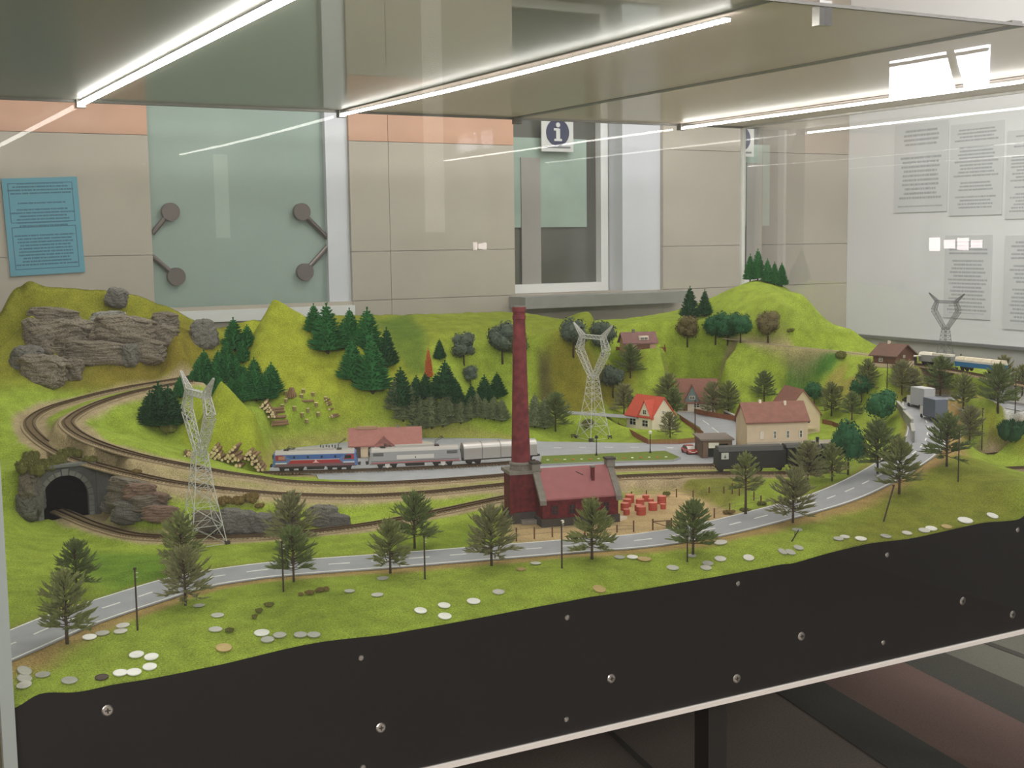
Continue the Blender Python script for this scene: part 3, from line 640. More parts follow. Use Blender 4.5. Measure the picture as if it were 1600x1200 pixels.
rf=ribbon(road_far,-.028,.028,0).obj('road',asphalt); struct(rf,'short grey model road behind the lattice pylon')
pt=ribbon(path_top,-.011,.011,0).obj('path',mat('pale_path',(162,152,122),.9,noise=.1,scale=200)); struct(pt,'pale track across the back meadow')
pz=MB().prism([(q[0],q[1]) for q in plaza],ZL+PLZ-.002,ZL+PLZ,'z').obj('pavement',asphalt); struct(pz,'grey station square and street between train and houses')
def line_px(l,z,w=.0014):
    return ribbon(smooth_path([P(u,v,z) for u,v in l],6),-w,w,.0008)
for a,b in(((1098,657),(1108,664)),((1112,668),(1124,677)),((1129,681),(1140,689)),((1042,700),(1052,700)),((905,699),(915,699)),((865,700),(877,700)),((945,699),(958,699)),((985,699),(998,699))): line_px([a,b],PLZ).obj('lane_marking',paint,pz)

# ---- tracks
rail_m=mat('rail_brown',(84,66,46),.5,.2,noise=.15,scale=200); slp_m=mat('sleeper',(140,122,94),.85,noise=.2,scale=300); bal_m=mat('ballast',(172,154,124),.95,noise=.25,scale=500,bump=.8,bscale=900)
def track(path,label,ballast=True,gauge=.0165,hw=.021):
    path=clip_case(path); p0=path[0]
    t=thing('railway_track',label,'railway track',p0)
    def put(mb,name,M,kind=None):
        mb.v=[(a-p0[0],b-p0[1],c-p0[2]) for a,b,c in mb.v]; o=mb.obj(name,M,t)
        if kind: o['kind']=kind
        return o
    if ballast: put(ribbon(path,-hw,hw,.001,.003),'ballast_bed',bal_m)
    p,s=resample(path,.0085); tg=np.gradient(p[:,:2],axis=0); an=np.arctan2(tg[:,1],tg[:,0]); mb=MB()
    for q,a in zip(p,an): mb.box((q[0],q[1],q[2]+.0018),(.0036,.030,.0022),a)
    put(mb,'sleepers',slp_m,'stuff')
    for sd in(-1,1): put(ribbon(path,sd*gauge/2-.0009,sd*gauge/2+.0009,.0062,.0034),'rail',rail_m)
    return t
track(outer,'outer curved railway track passing above the tunnel and in front of the grey street')
track(inner,'inner curved railway track of the raised loop')
track(lower,'low single railway track running out of the stone tunnel mouth')
track(siding,'straight railway track under the blue and red locomotive',False)
track(rightA,'short railway track end in the grass at the right edge, farther one'); track(rightB,'short railway track end in the grass at the right edge, nearer one')
track(backline,'railway track behind the brown wooden station at the far end')
# ------------------------------------------------------------------ trees
ORD='first second third fourth fifth sixth seventh eighth ninth tenth eleventh twelfth thirteenth fourteenth fifteenth sixteenth seventeenth eighteenth nineteenth twentieth twenty-first twenty-second twenty-third twenty-fourth twenty-fifth'.split()
bark=mat('bark',(74,60,44),.9,noise=.2,scale=200)
def leaf_mat(name,c1,c2,sc=90): return mat(name,c1,.85,rgb2=c2,scale=sc,spec=.2)
pine_m=[leaf_mat('pine_olive',(96,106,60),(144,148,96)),leaf_mat('pine_deep',(80,98,56),(126,138,86)),leaf_mat('pine_grey',(104,106,72),(146,146,106))]
fir_m=leaf_mat('fir_green',(28,82,44),(62,126,66)); fir_d=leaf_mat('fir_dark',(24,60,38),(50,92,54)); fir_veiled=leaf_mat('fir_veiled',(84,98,68),(126,134,98)); fir_red=leaf_mat('fir_red',(176,92,52),(206,124,76))  # dull fir tone takes in the glass reflection over the middle wood
dec_d=leaf_mat('leaf_dark',(30,76,50),(64,116,74)); dec_g=leaf_mat('leaf_grey',(66,80,70),(106,118,104)); dec_o=leaf_mat('leaf_olive',(72,84,46),(106,112,66)); dec_b=leaf_mat('leaf_brown',(92,84,54),(126,116,78))
bush_m=leaf_mat('bush_olive',(84,88,42),(128,126,72)); bush_brown=leaf_mat('bush_brown',(96,82,48),(138,120,72))
def sprig(mb,a,d,L,wd):
    """one flat-ended pointed spray of needles"""
    d=Vector(d).normalized(); a=Vector(a); t=Vector((0,0,1)) if abs(d.z)<.95 else Vector((1,0,0)); x=d.cross(t).normalized(); y=d.cross(x)
    m_=a+d*L*.45
    mb.add([a,m_+x*wd,m_-x*wd*.5+y*wd*.87,m_-x*wd*.5-y*wd*.87,a+d*L],[(0,1,2),(0,2,3),(0,3,1),(4,2,1),(4,3,2),(4,1,3)])
def pine_mesh(k,seed,trunk=.2,wide=.36,n=62):
    r=random.Random(seed); t=MB().bar((0,0,-.03),(0,0,.55),.024,6,.016); t.bar((0,0,.55),(r.uniform(-.02,.02),r.uniform(-.02,.02),.93),.016,6,.005)
    f=MB()
    for i in range(n):
        q=i/(n-1); z=trunk+(1-trunk)*q*.86; rad=wide*(.86+.14*min(1,q*6))*(1-.74*q**2.4)*(.80+.36*r.random())*(1.1 if i<6 else 1); an=i*2.399+r.uniform(-.4,.4)
        el=R(2+58*q+r.uniform(-12,14)); d=Vector((math.cos(an)*math.cos(el),math.sin(an)*math.cos(el),math.sin(el)))
        o=Vector((0,0,z)); t.bar(o,o+d*rad*.6,.008,3,.004,False)
        for j in range(14):
            s=.22+.78*(j+.5)/14; p=o+d*rad*s; sd=Vector((-math.sin(an),math.cos(an),0))*r.uniform(-1,1)+Vector((0,0,r.uniform(-.15,.9)))
            sprig(f,p,d*.8+sd*.7,rad*.40*(.7+.5*r.random())+.03,.0165)
        sprig(f,o+d*rad*.5,d,rad*.62,.018)
    for j in range(18): sprig(f,(0,0,.78+.01*j),(r.uniform(-.7,.7),r.uniform(-.7,.7),1),.13,.02)
    return t.mesh('pine_trunk',bark,True),f.mesh('pine_foliage',pine_m[k%3],False,False)
def fir_mesh(seed,M,wide=.27,n=15,jag=1.0):
    r=random.Random(seed); t=MB().bar((0,0,-.04),(0,0,.2),.03,6,.026); f=MB()
    core=[(.001,.06)]+[(wide*.72*(1-q)**.85+.004,.07+.9*q) for q in (0,.25,.5,.75,1)]
    f.lathe(core,9)
    for i in range(n):
        q=i/n; z=.08+.86*q; rad=wide*(1-q)**.8*(1+.1*r.uniform(-1,1))+.02; m_=int(9+20*(1-q))
        for j in range(m_):
            an=2*math.pi*(j+r.random()*.8)/m_; d=Vector((math.cos(an),math.sin(an),.35+r.uniform(-.2,.5)))
            p=Vector((math.cos(an),math.sin(an),0))*rad*.5+Vector((0,0,z+r.uniform(-.02,.02)))
            sprig(f,p,d,rad*.58*(.85+.35*r.random())*jag+.02,.02)
    for j in range(5): sprig(f,(0,0,.93),(r.uniform(-.3,.3),r.uniform(-.3,.3),1),.09,.012)
    return t.mesh('fir_trunk',bark,True),f.mesh('fir_foliage',M,False,False)
def round_mesh(seed,M,crown=.62,wide=.40,squash=.8,n=1700):
    r=random.Random(seed); t=MB().bar((0,0,-.04),(0,0,.5),.035,6,.02); f=MB(); cz=1-crown/2
    for j in range(7):
        an=j*.9+r.random(); e=Vector((math.cos(an)*wide*.6,math.sin(an)*wide*.6,cz+r.uniform(-.1,.25))); t.bar((0,0,.36+.02*j),e,.012,4,.004,False)
    blobs=[(Vector((0,0,cz)),.34)]
    for j in range(13):
        an=j*2.4; q=r.random(); blobs.append((Vector((math.cos(an)*wide*.62*(1-.5*abs(q-.4)),math.sin(an)*wide*.62*(1-.5*abs(q-.4)),cz+(q-.5)*crown*.75)),.19+.07*r.random()))
    for c,rr in blobs:
        f.lathe([(.01,-rr*.75),(rr*.6,-rr*.45),(rr*.78,0),(rr*.6,rr*.45),(.01,rr*.75)],7,c)
    for k in range(n):
        c,rr=blobs[r.randrange(len(blobs))]; d=Vector((r.gauss(0,1),r.gauss(0,1),r.gauss(0,1))).normalized(); p=c+d*rr*(.85+.25*r.random())
        x=d.orthogonal().normalized(); y=d.cross(x); an=r.random()*6.3; x,y=x*math.cos(an)+y*math.sin(an),y*math.cos(an)-x*math.sin(an); n_=(d*.5+Vector((r.uniform(-1,1),r.uniform(-1,1),r.uniform(-1,1)))*.4)
        s=.038*(.6+.8*r.random()); f.add([p-x*s,p+y*s*.6+n_*s*.5,p+x*s+n_*s*.6,p-y*s*.6],[(0,1,2,3)])
    return t.mesh('tree_trunk',bark,True),f.mesh('tree_foliage',M,False,False)
def bush_mesh(seed,M,n=420):
    r=random.Random(seed); f=MB()
    for j in range(8):
        an=j*2.4; q=.55*math.sqrt((j+.3)/8); c=Vector((q*math.cos(an),q*math.sin(an),.3+.25*r.random())); rr=.3+.12*r.random()
        f.lathe([(.02,-rr*.9),(rr*.7,-rr*.5),(rr*.85,0),(rr*.6,rr*.5),(.02,rr*.8)],7,c)
        for k in range(n//8):
            d=Vector((r.gauss(0,1),r.gauss(0,1),abs(r.gauss(0,1)))).normalized(); sprig(f,c+d*rr*.6,d+Vector((r.uniform(-.5,.5),r.uniform(-.5,.5),r.uniform(-.3,.6))),.3*rr+.08,.035)
    return f.mesh('bush_foliage',M,False,False)
PINE=[pine_mesh(k,11+k,wide=.33+.03*(k%3)) for k in range(6)]
SLIM=[pine_mesh(k,41+k,trunk=.42,wide=.24,n=34) for k in range(2)]
FIR=[fir_mesh(60+k,fir_m) for k in range(3)]; FIRD=[fir_mesh(70+k,fir_d,.3) for k in range(2)]; FIRU=[fir_mesh(80+k,fir_veiled,.31) for k in range(3)]; FIRR=[fir_mesh(90,fir_red,.17)]
RD=[round_mesh(100+k,dec_d) for k in range(3)]; RG=[round_mesh(110+k,dec_g) for k in range(2)]; RO_=[round_mesh(120+k,dec_o) for k in range(2)]; RB=[round_mesh(130,dec_b,.6,.36)]
BU=[bush_mesh(140+k,bush_m) for k in range(3)]; BB=[bush_mesh(150+k,bush_brown) for k in range(2)]
_tc=0
def tree(name,var,u,v,vt,label,group=None,wf=1.0,cat='tree',pos=None):
    """a tree whose foot is seen at (u,v) and whose tip is at height vt"""
    global _tc
    p=G(u,v) if pos is None else pos; h=(v-vt)*scale_at(p)*1.0; m_=.34*h*wf; p=np.array([min(max(p[0],CX0+m_),CX1-m_),min(max(p[1],CY0+m_),CY1-m_),0]); p[2]=gz(p[0],p[1])
    t=thing(name,label,cat,p,random.random()*6.28,group); tm,fm=var[_tc%len(var)]; _tc+=1
    t.scale=(h*wf,h*wf,h)
    link('trunk',tm,t); link('foliage',fm,t); return t
PT_=[(105,1006,888,'feathery olive pine by the road beside the case corner post, nearest the front corner'),
(120,926,842,'feathery pine just behind the corner one, across the road'),
(290,946,853,'bushy feathery pine by the road in front of the tall lattice pylon'),
(284,893,798,'feathery pine across the road, standing directly behind the one before the lattice pylon'),
(459,909,820,'feathery pine beside the roadside pole, below the rocky cutting'),
(457,855,770,'feathery pine beyond the road, tip level with the low track rocks'),
(610,896,810,'round feathery pine by the road with a white glint in its crown'),
(648,857,768,'feathery pine on the far road side, just before the low track'),
(768,884,790,'feathery pine by the road in front of the factory chimney base'),
(925,874,777,'feathery pine by the road directly before the red roofed boiler house'),
(1083,868,780,'feathery pine by the road before the factory yard gate'),
(1239,817,733,'feathery pine on the road edge beyond the factory yard'),
(1405,772,683,'feathery pine at the road bend beside a leaning pole'),
(1479,729,645,'feathery pine on the bank outside the road bend'),
(1262,756,690,'broad feathery pine beside the black locomotive front'),
(1300,752,692,'feathery pine between the black locomotive and the tall dark leafy tree'),
(1371,742,655,'feathery pine between the dark leafy tree and the road bend'),
(1515,692,635,'feathery pine behind the bank beside the grey lorry'),
(1505,640,583,'feathery pine beyond the lorries before the white blue coach'),
(1469,620,557,'feathery pine behind the lorries below the distant pylon'),
(1409,616,563,'feathery pine in front of the brown wooden station'),
(1356,614,561,'feathery pine left of the brown wooden station'),
(1559,644,568,'feathery pine beside the white bare patch'),
(1567,612,557,'small feathery pine behind the one beside the white patch'),
(1597,618,570,'feathery pine at the picture edge above the white patch'),
(868,674,613,'olive feathery pine right of the chimney below the cutting'),
(975,647,600,'feathery pine left behind the orange roofed house'),
(1044,642,583,'large feathery pine right behind the orange roofed house'),
(1052,652,606,'feathery pine beside the orange roofed house gable, lower one'),
(1114,650,598,'feathery pine before the brown roofed house, nearer the house'),
(1138,648,595,'feathery pine before the brown roofed house, nearer the street end'),
(1194,628,580,'feathery pine behind the long warehouse roof'),
(1047,684,644,'small feathery tree inside the brown fence of the orange roofed house'),
(1299,650,597,'feathery pine behind the cream gable house'),
(1331,656,612,'olive feathery tree between the cream gable house and the bridge'),
(1428,620,577,'feathery tree behind the bridge wall beside the lorries')]
for u,v,vt,l in PT_: tree('pine_tree',PINE,u,v,vt,l)
tree('pine_tree',SLIM,1165,805,707,'slim long stemmed pine in front of the black locomotive')
tree('pine_tree',PINE,985,590,538,'dark bushy pine below the hillside house')
for u,v,vt,l,vr in [(1325,742,660,'tall dark green leafy tree beside the black locomotive',RD),(1377,668,612,'broad dark green leafy tree beside the bridge wall',RD),(1346,628,585,'dark leafy tree above the broad one at the bridge',RD),(1272,634,598,'dark leafy tree touching the cream gable house',RD),
 (1118,537,494,'dark leafy tree on the back meadow, leftmost of three',RD),(1137,538,490,'dark leafy tree on the back meadow, middle of three',RD),(1157,535,491,'dark leafy tree on the back meadow, rightmost of three',RD),
 (725,570,524,'blue grey round tree on the slope left of the chimney',RG),(785,567,511,'dark grey green tree close to the chimney on the slope',RG),(808,563,520,'olive round tree half hidden by the chimney',RO_),
 (896,557,505,'round dark tree left behind the middle pylon head',RG),(942,557,507,'round dark tree right behind the middle pylon head',RG),(958,620,576,'round dark tree at the foot of the cutting beside the middle pylon',RG),
 (1074,541,498,'brownish round tree on the back meadow beside the hillside house',RB),(1200,535,491,'brown bare looking round tree alone on the back meadow',RB),(735,602,574,'dull grey round tree above the middle fir wood',RG)]:
    tree('leafy_tree',vr,u,v,vt,l,wf=.72 if u==1325 else 1)
g='firs left of the pointed grassy peak'
for i_,(u,vt,v) in enumerate(sorted([(366,497,549),(387,508,545),(380,532,568),(320,547,592),(355,532,572),(342,547,584),(357,556,598),(370,560,604),(382,570,612),(400,575,627),(425,568,618),(416,580,627),(327,580,614),(302,587,618),(282,588,622),(250,600,672),(236,610,665),(265,602,668),(380,582,628),(362,590,622),(338,568,606),(312,565,606),(398,560,604),(345,590,630)])):
    tree('fir_tree',FIR if v<640 else FIRD,u,v,vt,'bright green fir, %s from the left in the dense wood between loop and pointed peak'%ORD[i_],g,1.45,pos=GL(u,v))
g='firs on the far slope of the pointed grassy peak'
for i_,(u,vt,v) in enumerate(sorted([(491,474,520),(512,473,551),(547,481,530),(575,480,549),(551,529,595),(582,527,613),(536,500,545)])):
    tree('fir_tree',FIR,u,v,vt,'bright green fir, %s from the left on the right shoulder of the pointed peak'%ORD[i_],g,1.35)
tree('fir_tree',FIRD,605,574,511,'dark fir at the edge of the group on the peak shoulder')
g='firs of the middle wood'
for i_,(u,vt,v) in enumerate(sorted([(627,573,637),(619,590,642),(651,586,628),(665,582,622),(681,584,624),(696,562,622),(630,611,657),(657,617,671),(675,611,668),(692,619,666),(703,606,652),(720,621,661),(737,600,637),(757,585,632),(777,581,622),(772,618,656),(784,621,658),(758,620,654),(736,618,654),(643,600,650),(712,590,632),(745,612,648)])):
    tree('fir_tree',FIRD if v<640 else FIRU,u,v,vt,'%s green fir, %s from the left in the wood above the pink roofed shed'%('dark' if v<640 else 'dull',ORD[i_]),g,1.25)
tree('fir_tree',FIRD,687,562,529,'small dark fir above the middle wood beside the orange one'); tree('fir_tree',FIRR,670,592,543,'slim orange red fir above the middle wood',wf=.8)
g='dark firs behind the chimney'
for i_,(u,vt,v) in enumerate([(836,613,668),(851,620,670)]): tree('fir_tree',FIRU,u,v,vt,'dull dark fir behind the chimney, %s of two from the chimney'%ORD[i_],g)
tree('fir_tree',FIRD,1078,499,447,'tall dark fir on the back meadow, taller of the pair'); tree('fir_tree',FIRD,1101,494,452,'shorter dark fir on the back meadow, beside the taller')
g='firs on the hilltop'
for i_,(u,vt,v) in enumerate([(1172,391,434),(1184,389,438),(1199,404,442),(1210,409,445),(1221,411,448),(1230,413,450)]): tree('fir_tree',FIR,u,v,vt,'small dark fir, %s from the left in the row on the far hilltop'%ORD[i_],g,.95)
def bush(u,v,w_,h_,label,var=BU,group=None,dz=0):
    global _tc
    p=G(u,v); s=scale_at(p); p=p+np.array([0,0,dz]); o=link('bush',var[_tc%len(var)],None,p,random.random()*6); _tc+=1; o.scale=(w_*s*.62,w_*s*.62,h_*s*.95); tag(o,label,'bush',group)
for i_,(u,v,w_,h_) in enumerate(sorted([(40,740,36,32),(58,744,40,36),(72,737,34,26),(88,729,34,22),(48,724,30,24),(104,720,36,28),(122,720,32,24),(140,726,28,18),(155,735,22,14)])): bush(u,v,w_,h_,'olive bush heaped above the tunnel portal, %s from the left'%ORD[i_],BU,'bushes over the tunnel')
for i_,(u,v,w_,h_) in enumerate(sorted([(213,742,20,12),(350,790,26,18),(372,790,26,20),(392,786,28,20),(405,794,18,10),(440,796,22,12)])): bush(u,v,w_,h_,'brownish bush on the rocky cutting below the outer track, %s from the left'%ORD[i_],BB,'bushes on the rocky cutting')
bush(264,678,30,24,'pale olive bush at the foot of the fir wood inside the loop'); bush(1580,692,46,46,'dark green spreading bush below the white patch',[bush_mesh(160,fir_d)])
bush(1313,560,18,16,'small bush at the corner of the dark green field'); bush(1500-265,519,14,8,'small dark bush on the far hill slope'); bush(918,668,22,16,'grey green bush at the middle pylon foot')
for i_,(u,v,w_,h_) in enumerate(sorted([(500,925,16,9),(484,929,18,9),(510,924,12,10),(470,931,10,6)])): bush(u,v,w_,h_,'small brown green bush in the front grass, %s from the left of four'%ORD[i_],BB,'bushes in the front grass')
for i_,(u,v,w_,h_) in enumerate(sorted([(420,947,18,8),(405,957,14,8),(398,966,12,8)])): bush(u,v,w_,h_,'low dark bush above the big white coin, %s from the left of three'%ORD[i_],BU,'low bushes in the front grass')
bush(359,988,16,10,'single low green bush beside a silver coin'); bush(1041,776,14,10,'dark bush beside the red drums'); bush(1138,803,22,8,'scrub on the road edge by the yard fence',BB); bush(1165,800,22,8,'scrub at the foot of the slim pine'); bush(1190,790,16,8,'scrub beyond the slim pine on the road edge')
bush(1310,612,20,12,'yellow green bush on the sandy slope below the dark field')

# ------------------------------------------------------------------ rocks
rock_m=mat('rock_brown',(96,88,78),.9,rgb2=(178,166,150),scale=34,bump=.9,bscale=130,detail=8); rock_g=mat('rock_grey',(84,84,82),.9,rgb2=(164,160,152),scale=40,bump=.9,bscale=120,detail=8); rock_w=mat('rock_pale',(120,118,112),.85,rgb2=(196,194,188),scale=30,bump=.8,bscale=120,detail=8); rock_r=mat('rock_red',(116,92,80),.9,rgb2=(180,150,132),scale=40,bump=.9,bscale=120,detail=8)
def rock_mesh(seed,M,layers=7,n=40,m_=34):
    """craggy slab: stacked thin strata with ragged ledges and cracks, unit box about the origin"""
    r=np.random.RandomState(seed); off=r.rand(layers+2); ph=r.rand(12)*6.28; mb=MB(); vs=[]; jit=r.rand(layers+2,n)
    for j in range(m_):
        z=j/(m_-1)
        for i in range(n):
            a=2*math.pi*i/n; c,s=math.cos(a),math.sin(a); q=(abs(c)**3.2+abs(s)**3.2)**(-1/3.2)
            zz=z*layers+.35*math.sin(2*a+ph[0])+.22*math.sin(5*a+ph[4]); lay=int(min(max(zz,0),layers)); fr_=zz-lay
            led=.16*off[lay]+.13*jit[lay,i]*(.5+.5*math.sin(a*4+lay*1.7))-.10*max(0,math.sin(min(max(fr_,0),1)*math.pi))**.4+.08
            k=.5*(1-led+.07*math.sin(3*a+ph[1]+z*3)+.05*math.sin(8*a+ph[2]+lay*2.1)+.04*(r.rand()-.5)); k*=(1-.55*abs(2*z-1)**6)
            vs.append((q*c*k,q*s*k,z-.5+.03*math.sin(5*a+ph[3]+lay)))
    fs=[(j*n+i,j*n+(i+1)%n,(j+1)*n+(i+1)%n,(j+1)*n+i) for j in range(m_-1) for i in range(n)]+[tuple(reversed(range(n))),tuple(range((m_-1)*n,m_*n))]
    return mb.add(vs,fs).mesh('rock_slab',M,False)
RK={k:[rock_mesh(200+i+50*j,Mx,6+i%3) for i in range(4)] for j,(k,Mx) in enumerate((('b',rock_m),('g',rock_g),('w',rock_w),('r',rock_r)))}
_rk=0
def rock_part(parent,u0,u1,v0,v1,kind='b',depth=.5,tilt=0,push=0.0,facing=None):
    global _rk
    uc,vc=(u0+u1)/2,(v0+v1)/2; p=G(uc,min(vc+(v1-v0)*.25,v1)); s=scale_at(p); q=CO+ray(uc,vc)*(((p-CO)@CF)+push)
    w_=(u1-u0)*s; h_=(v1-v0)*s; hf=.5*max(.05,min(w_,h_*1.6)*depth)+.5*w_*math.sin(TH)+.012
    if q[1]+hf>CY1: q=CO+(q-CO)*((CY1-hf)/q[1])
    o=link('rock_slab',RK[kind][_rk%4],parent); _rk+=1
    o.location=[float(x) for x in (q-np.array(parent.location) if parent else q)]; o.rotation_euler=(R(-10),R(tilt),-TH+R(random.uniform(-8,8)) if facing is None else facing); o.scale=(w_*1.12,max(.05,min(w_,h_*1.6)*depth),h_*1.16); return o
oc=thing('rock_outcrop','broad brown layered rock cliff on the hill above the track loop','rock',G(130,585))
for a in [(45,122,483,509,'b'),(50,146,504,556,'b'),(140,197,489,514,'w'),(148,240,497,537,'b'),(238,278,490,516,'b'),(235,276,511,540,'b'),(100,200,536,570,'b'),(198,258,533,567,'b'),(18,66,543,582,'g'),(28,101,558,604,'b'),(101,130,563,595,'b'),(60,150,545,566,'b'),(190,215,540,572,'g'),(36,60,500,530,'b'),(38,84,514,556,'b'),(120,160,512,545,'b')]: rock_part(oc,*a[:4],a[4],.55,random.uniform(-4,6))
b1=thing('boulder','single grey boulder on the hill crest above the rock cliff','rock',G(182,477)); rock_part(b1,166,198,452,478,'g',.8,10)
b2=thing('boulder','grey boulder at the end of the cliff hill beside the firs','rock',G(318,540)); rock_part(b2,299,337,503,545,'g',.8,-8)
oc2=thing('rock_outcrop','reddish brown layered rock face beside the tunnel wing wall','rock',G(220,822))
for a in [(172,235,750,772,'b'),(195,245,757,782,'r'),(168,215,768,792,'b'),(205,262,775,798,'b'),(180,232,786,812,'g'),(225,280,792,815,'r'),(160,190,775,800,'g'),(175,215,800,818,'g'),(238,262,770,786,'r')]: rock_part(oc2,*a[:4],a[4],.5,random.uniform(-6,14),-.01)
oc3=thing('rock_outcrop','dark grey rock face along the low track under the bushes','rock',G(350,832))
for a in [(300,340,800,830,'b'),(322,352,806,830,'g'),(340,380,797,832,'g'),(372,402,800,832,'g'),(395,436,804,832,'g'),(425,462,800,830,'g')]: rock_part(oc3,*a[:4],a[4],.55,random.uniform(-6,6),-.01)
oc4=thing('rock_outcrop','small grey rock at the end of the low cutting, behind the roadside pines','rock',G(510,826))
for a in [(480,528,792,826,'g'),(515,546,805,824,'g')]: rock_part(oc4,*a[:4],a[4],.6,0,-.005)
oc5=thing('rock_outcrop','pale grey rock pillar beside the tunnel portal','rock',G(42,808))
for a in [(30,60,742,780,'b'),(24,60,772,812,'g'),(48,68,745,800,'g')]: rock_part(oc5,*a[:4],a[4],.8,0,-.0)

# ------------------------------------------------------------------ tunnel portal
por_m=mat('portal_stone',(98,100,100),.85,noise=.14,scale=60,bump=.5,bscale=200); por_l=mat('portal_light_stone',(122,124,122),.85,noise=.12,scale=60,bump=.5,bscale=200)
black=mat('tunnel_shade',(10,10,9),1.0,spec=0)  # black colour stands in for the shade inside the tunnel
tn=thing('tunnel_portal','grey stone tunnel portal with round arch over the low track','tunnel portal',(TUN[0],TUN[1]-.006,ZL-.004))
ow,oh=.048,.098; W_=.066
arch=[(ow*math.cos(a),oh-ow+ow*math.sin(a)) for a in np.linspace(math.pi,0,17)]
fac=MB()
outl=[(-W_,0),(-ow,0)]+arch+[(ow,0),(W_,0),(W_,.113),(.02,.124),(-W_,.116)]
# facade as a strip of quads around the arch, with depth
inner_=[(-ow,0)]+arch+[(ow,0)]; outer_=[]
for x,z in inner_:
    if z<=.0001: outer_.append((math.copysign(W_,x),0))
    else:
        an=math.atan2(z-(oh-ow)*.9,x); k=min(W_/max(abs(math.cos(an)),1e-6),(.118-(oh-ow)*.9)/max(math.sin(an),1e-6) if math.sin(an)>0 else 9); outer_.append((k*math.cos(an),(oh-ow)*.9+k*math.sin(an)))
n=len(inner_); vs=[]
for (a,b),(c,d) in zip(inner_,outer_): vs+=[(a,0,b),(c,0,d),(a,.012,b),(c,.012,d)]
fs=[]
for k in range(n-1): a=4*k; b=a+4; fs+=[(a,a+1,b+1,b),(a+2,b+2,b+3,a+3),(a,b,b+2,a+2),(a+1,a+3,b+3,b+1)]
fac.add(vs,fs).obj('facade',por_m,tn)
for k in range(11):   # arch stones
    a0=math.pi*(1-k/11)-.02; a1=math.pi*(1-(k+1)/11)+.02; r1_,r2_=ow+.0005,ow+(.016 if k==5 else .011); zc=oh-ow
    MB().prism([(r1_*math.cos(a0),zc+r1_*math.sin(a0)),(r2_*math.cos(a0),zc+r2_*math.sin(a0)),(r2_*math.cos(a1),zc+r2_*math.sin(a1)),(r1_*math.cos(a1),zc+r1_*math.sin(a1))],-.003 if k!=5 else -.006,.002).obj('arch_stone',por_l,tn)
for sx in(-1,1):
    for k in range(4): MB().box((sx*(ow+.0062),-.001,.006+.0125*k),(.011,.005,.0115)).obj('jamb_stone',por_l,tn)
MB().box((0,.003,.1205),(2*W_+.008,.022,.006)).obj('coping',por_l,tn)
MB().prism([(W_,0),(W_+.05,0),(W_+.05,.075),(W_+.02,.1),(W_,.104)],-.004,.008).obj('wing_wall',por_m,tn)
bo=MB(); arc2=[(ow*1.02*math.cos(a),oh-ow+ow*1.02*math.sin(a)) for a in np.linspace(math.pi,0,13)]; ii2=[(-ow*1.02,-.002)]+arc2+[(ow*1.02,-.002)]; m2=len(ii2)
bo.add([(x,.010,z) for x,z in ii2]+[(x-.05,.16,z) for x,z in ii2],[(k,k+1,m2+k+1,m2+k) for k in range(m2-1)]+[tuple(range(m2,2*m2)),(0,m2,2*m2-1,m2-1)]).obj('bore',black,tn,fix=False)
# ------------------------------------------------------------------ buildings
def frame3(A,B,C,z):
    """base frame of a building from three ground corners: A-B along its length, C beyond B across it"""
    a,b,c=[P(*x,z) for x in(A,B,C)]; ex=(b-a)[:2]; L=float(np.hypot(*ex)); ang=math.atan2(ex[1],ex[0]); ny=np.array([-math.sin(ang),math.cos(ang)]); Wd=float((c-b)[:2]@ny); return a,ang,L,Wd
def gable_house(t,L,Wd,he,hr,wall,roof,over=.006,ridge='x',wallname='walls',thick=.003):
    """walls with two gables, ridge along local x or y; two roof slopes as parts"""
    mb=MB()
    if ridge=='x':
        mb.prism([(0,0),(Wd,0),(Wd,he),(Wd/2,hr),(0,he)],0,L,'x'); w_=mb.obj(wallname,wall,t)
        for s in(0,1):
            y0=-over if s==0 else Wd+over; sl=(hr-he)/(Wd/2); z0=he-over*sl
            MB().prism([(y0,z0),(Wd/2,hr),(Wd/2,hr+thick*1.4),(y0,z0+thick*1.2)],-over,L+over,'x').obj('roof_slope',roof,t)
    else:
        mb.prism([(0,0),(L,0),(L,he),(L/2,hr),(0,he)],0,Wd,'y'); w_=mb.obj(wallname,wall,t)
        for s in(0,1):
            x0=-over if s==0 else L+over; sl=(hr-he)/(L/2); z0=he-over*sl
            MB().prism([(x0,z0),(L/2,hr),(L/2,hr+thick*1.4),(x0,z0+thick*1.2)],-over,Wd+over,'y').obj('roof_slope',roof,t)
    return w_
pane_m=mat('model_window_dark',(40,44,46),.2); winf=mat('model_window_frame',(222,218,206),.6)
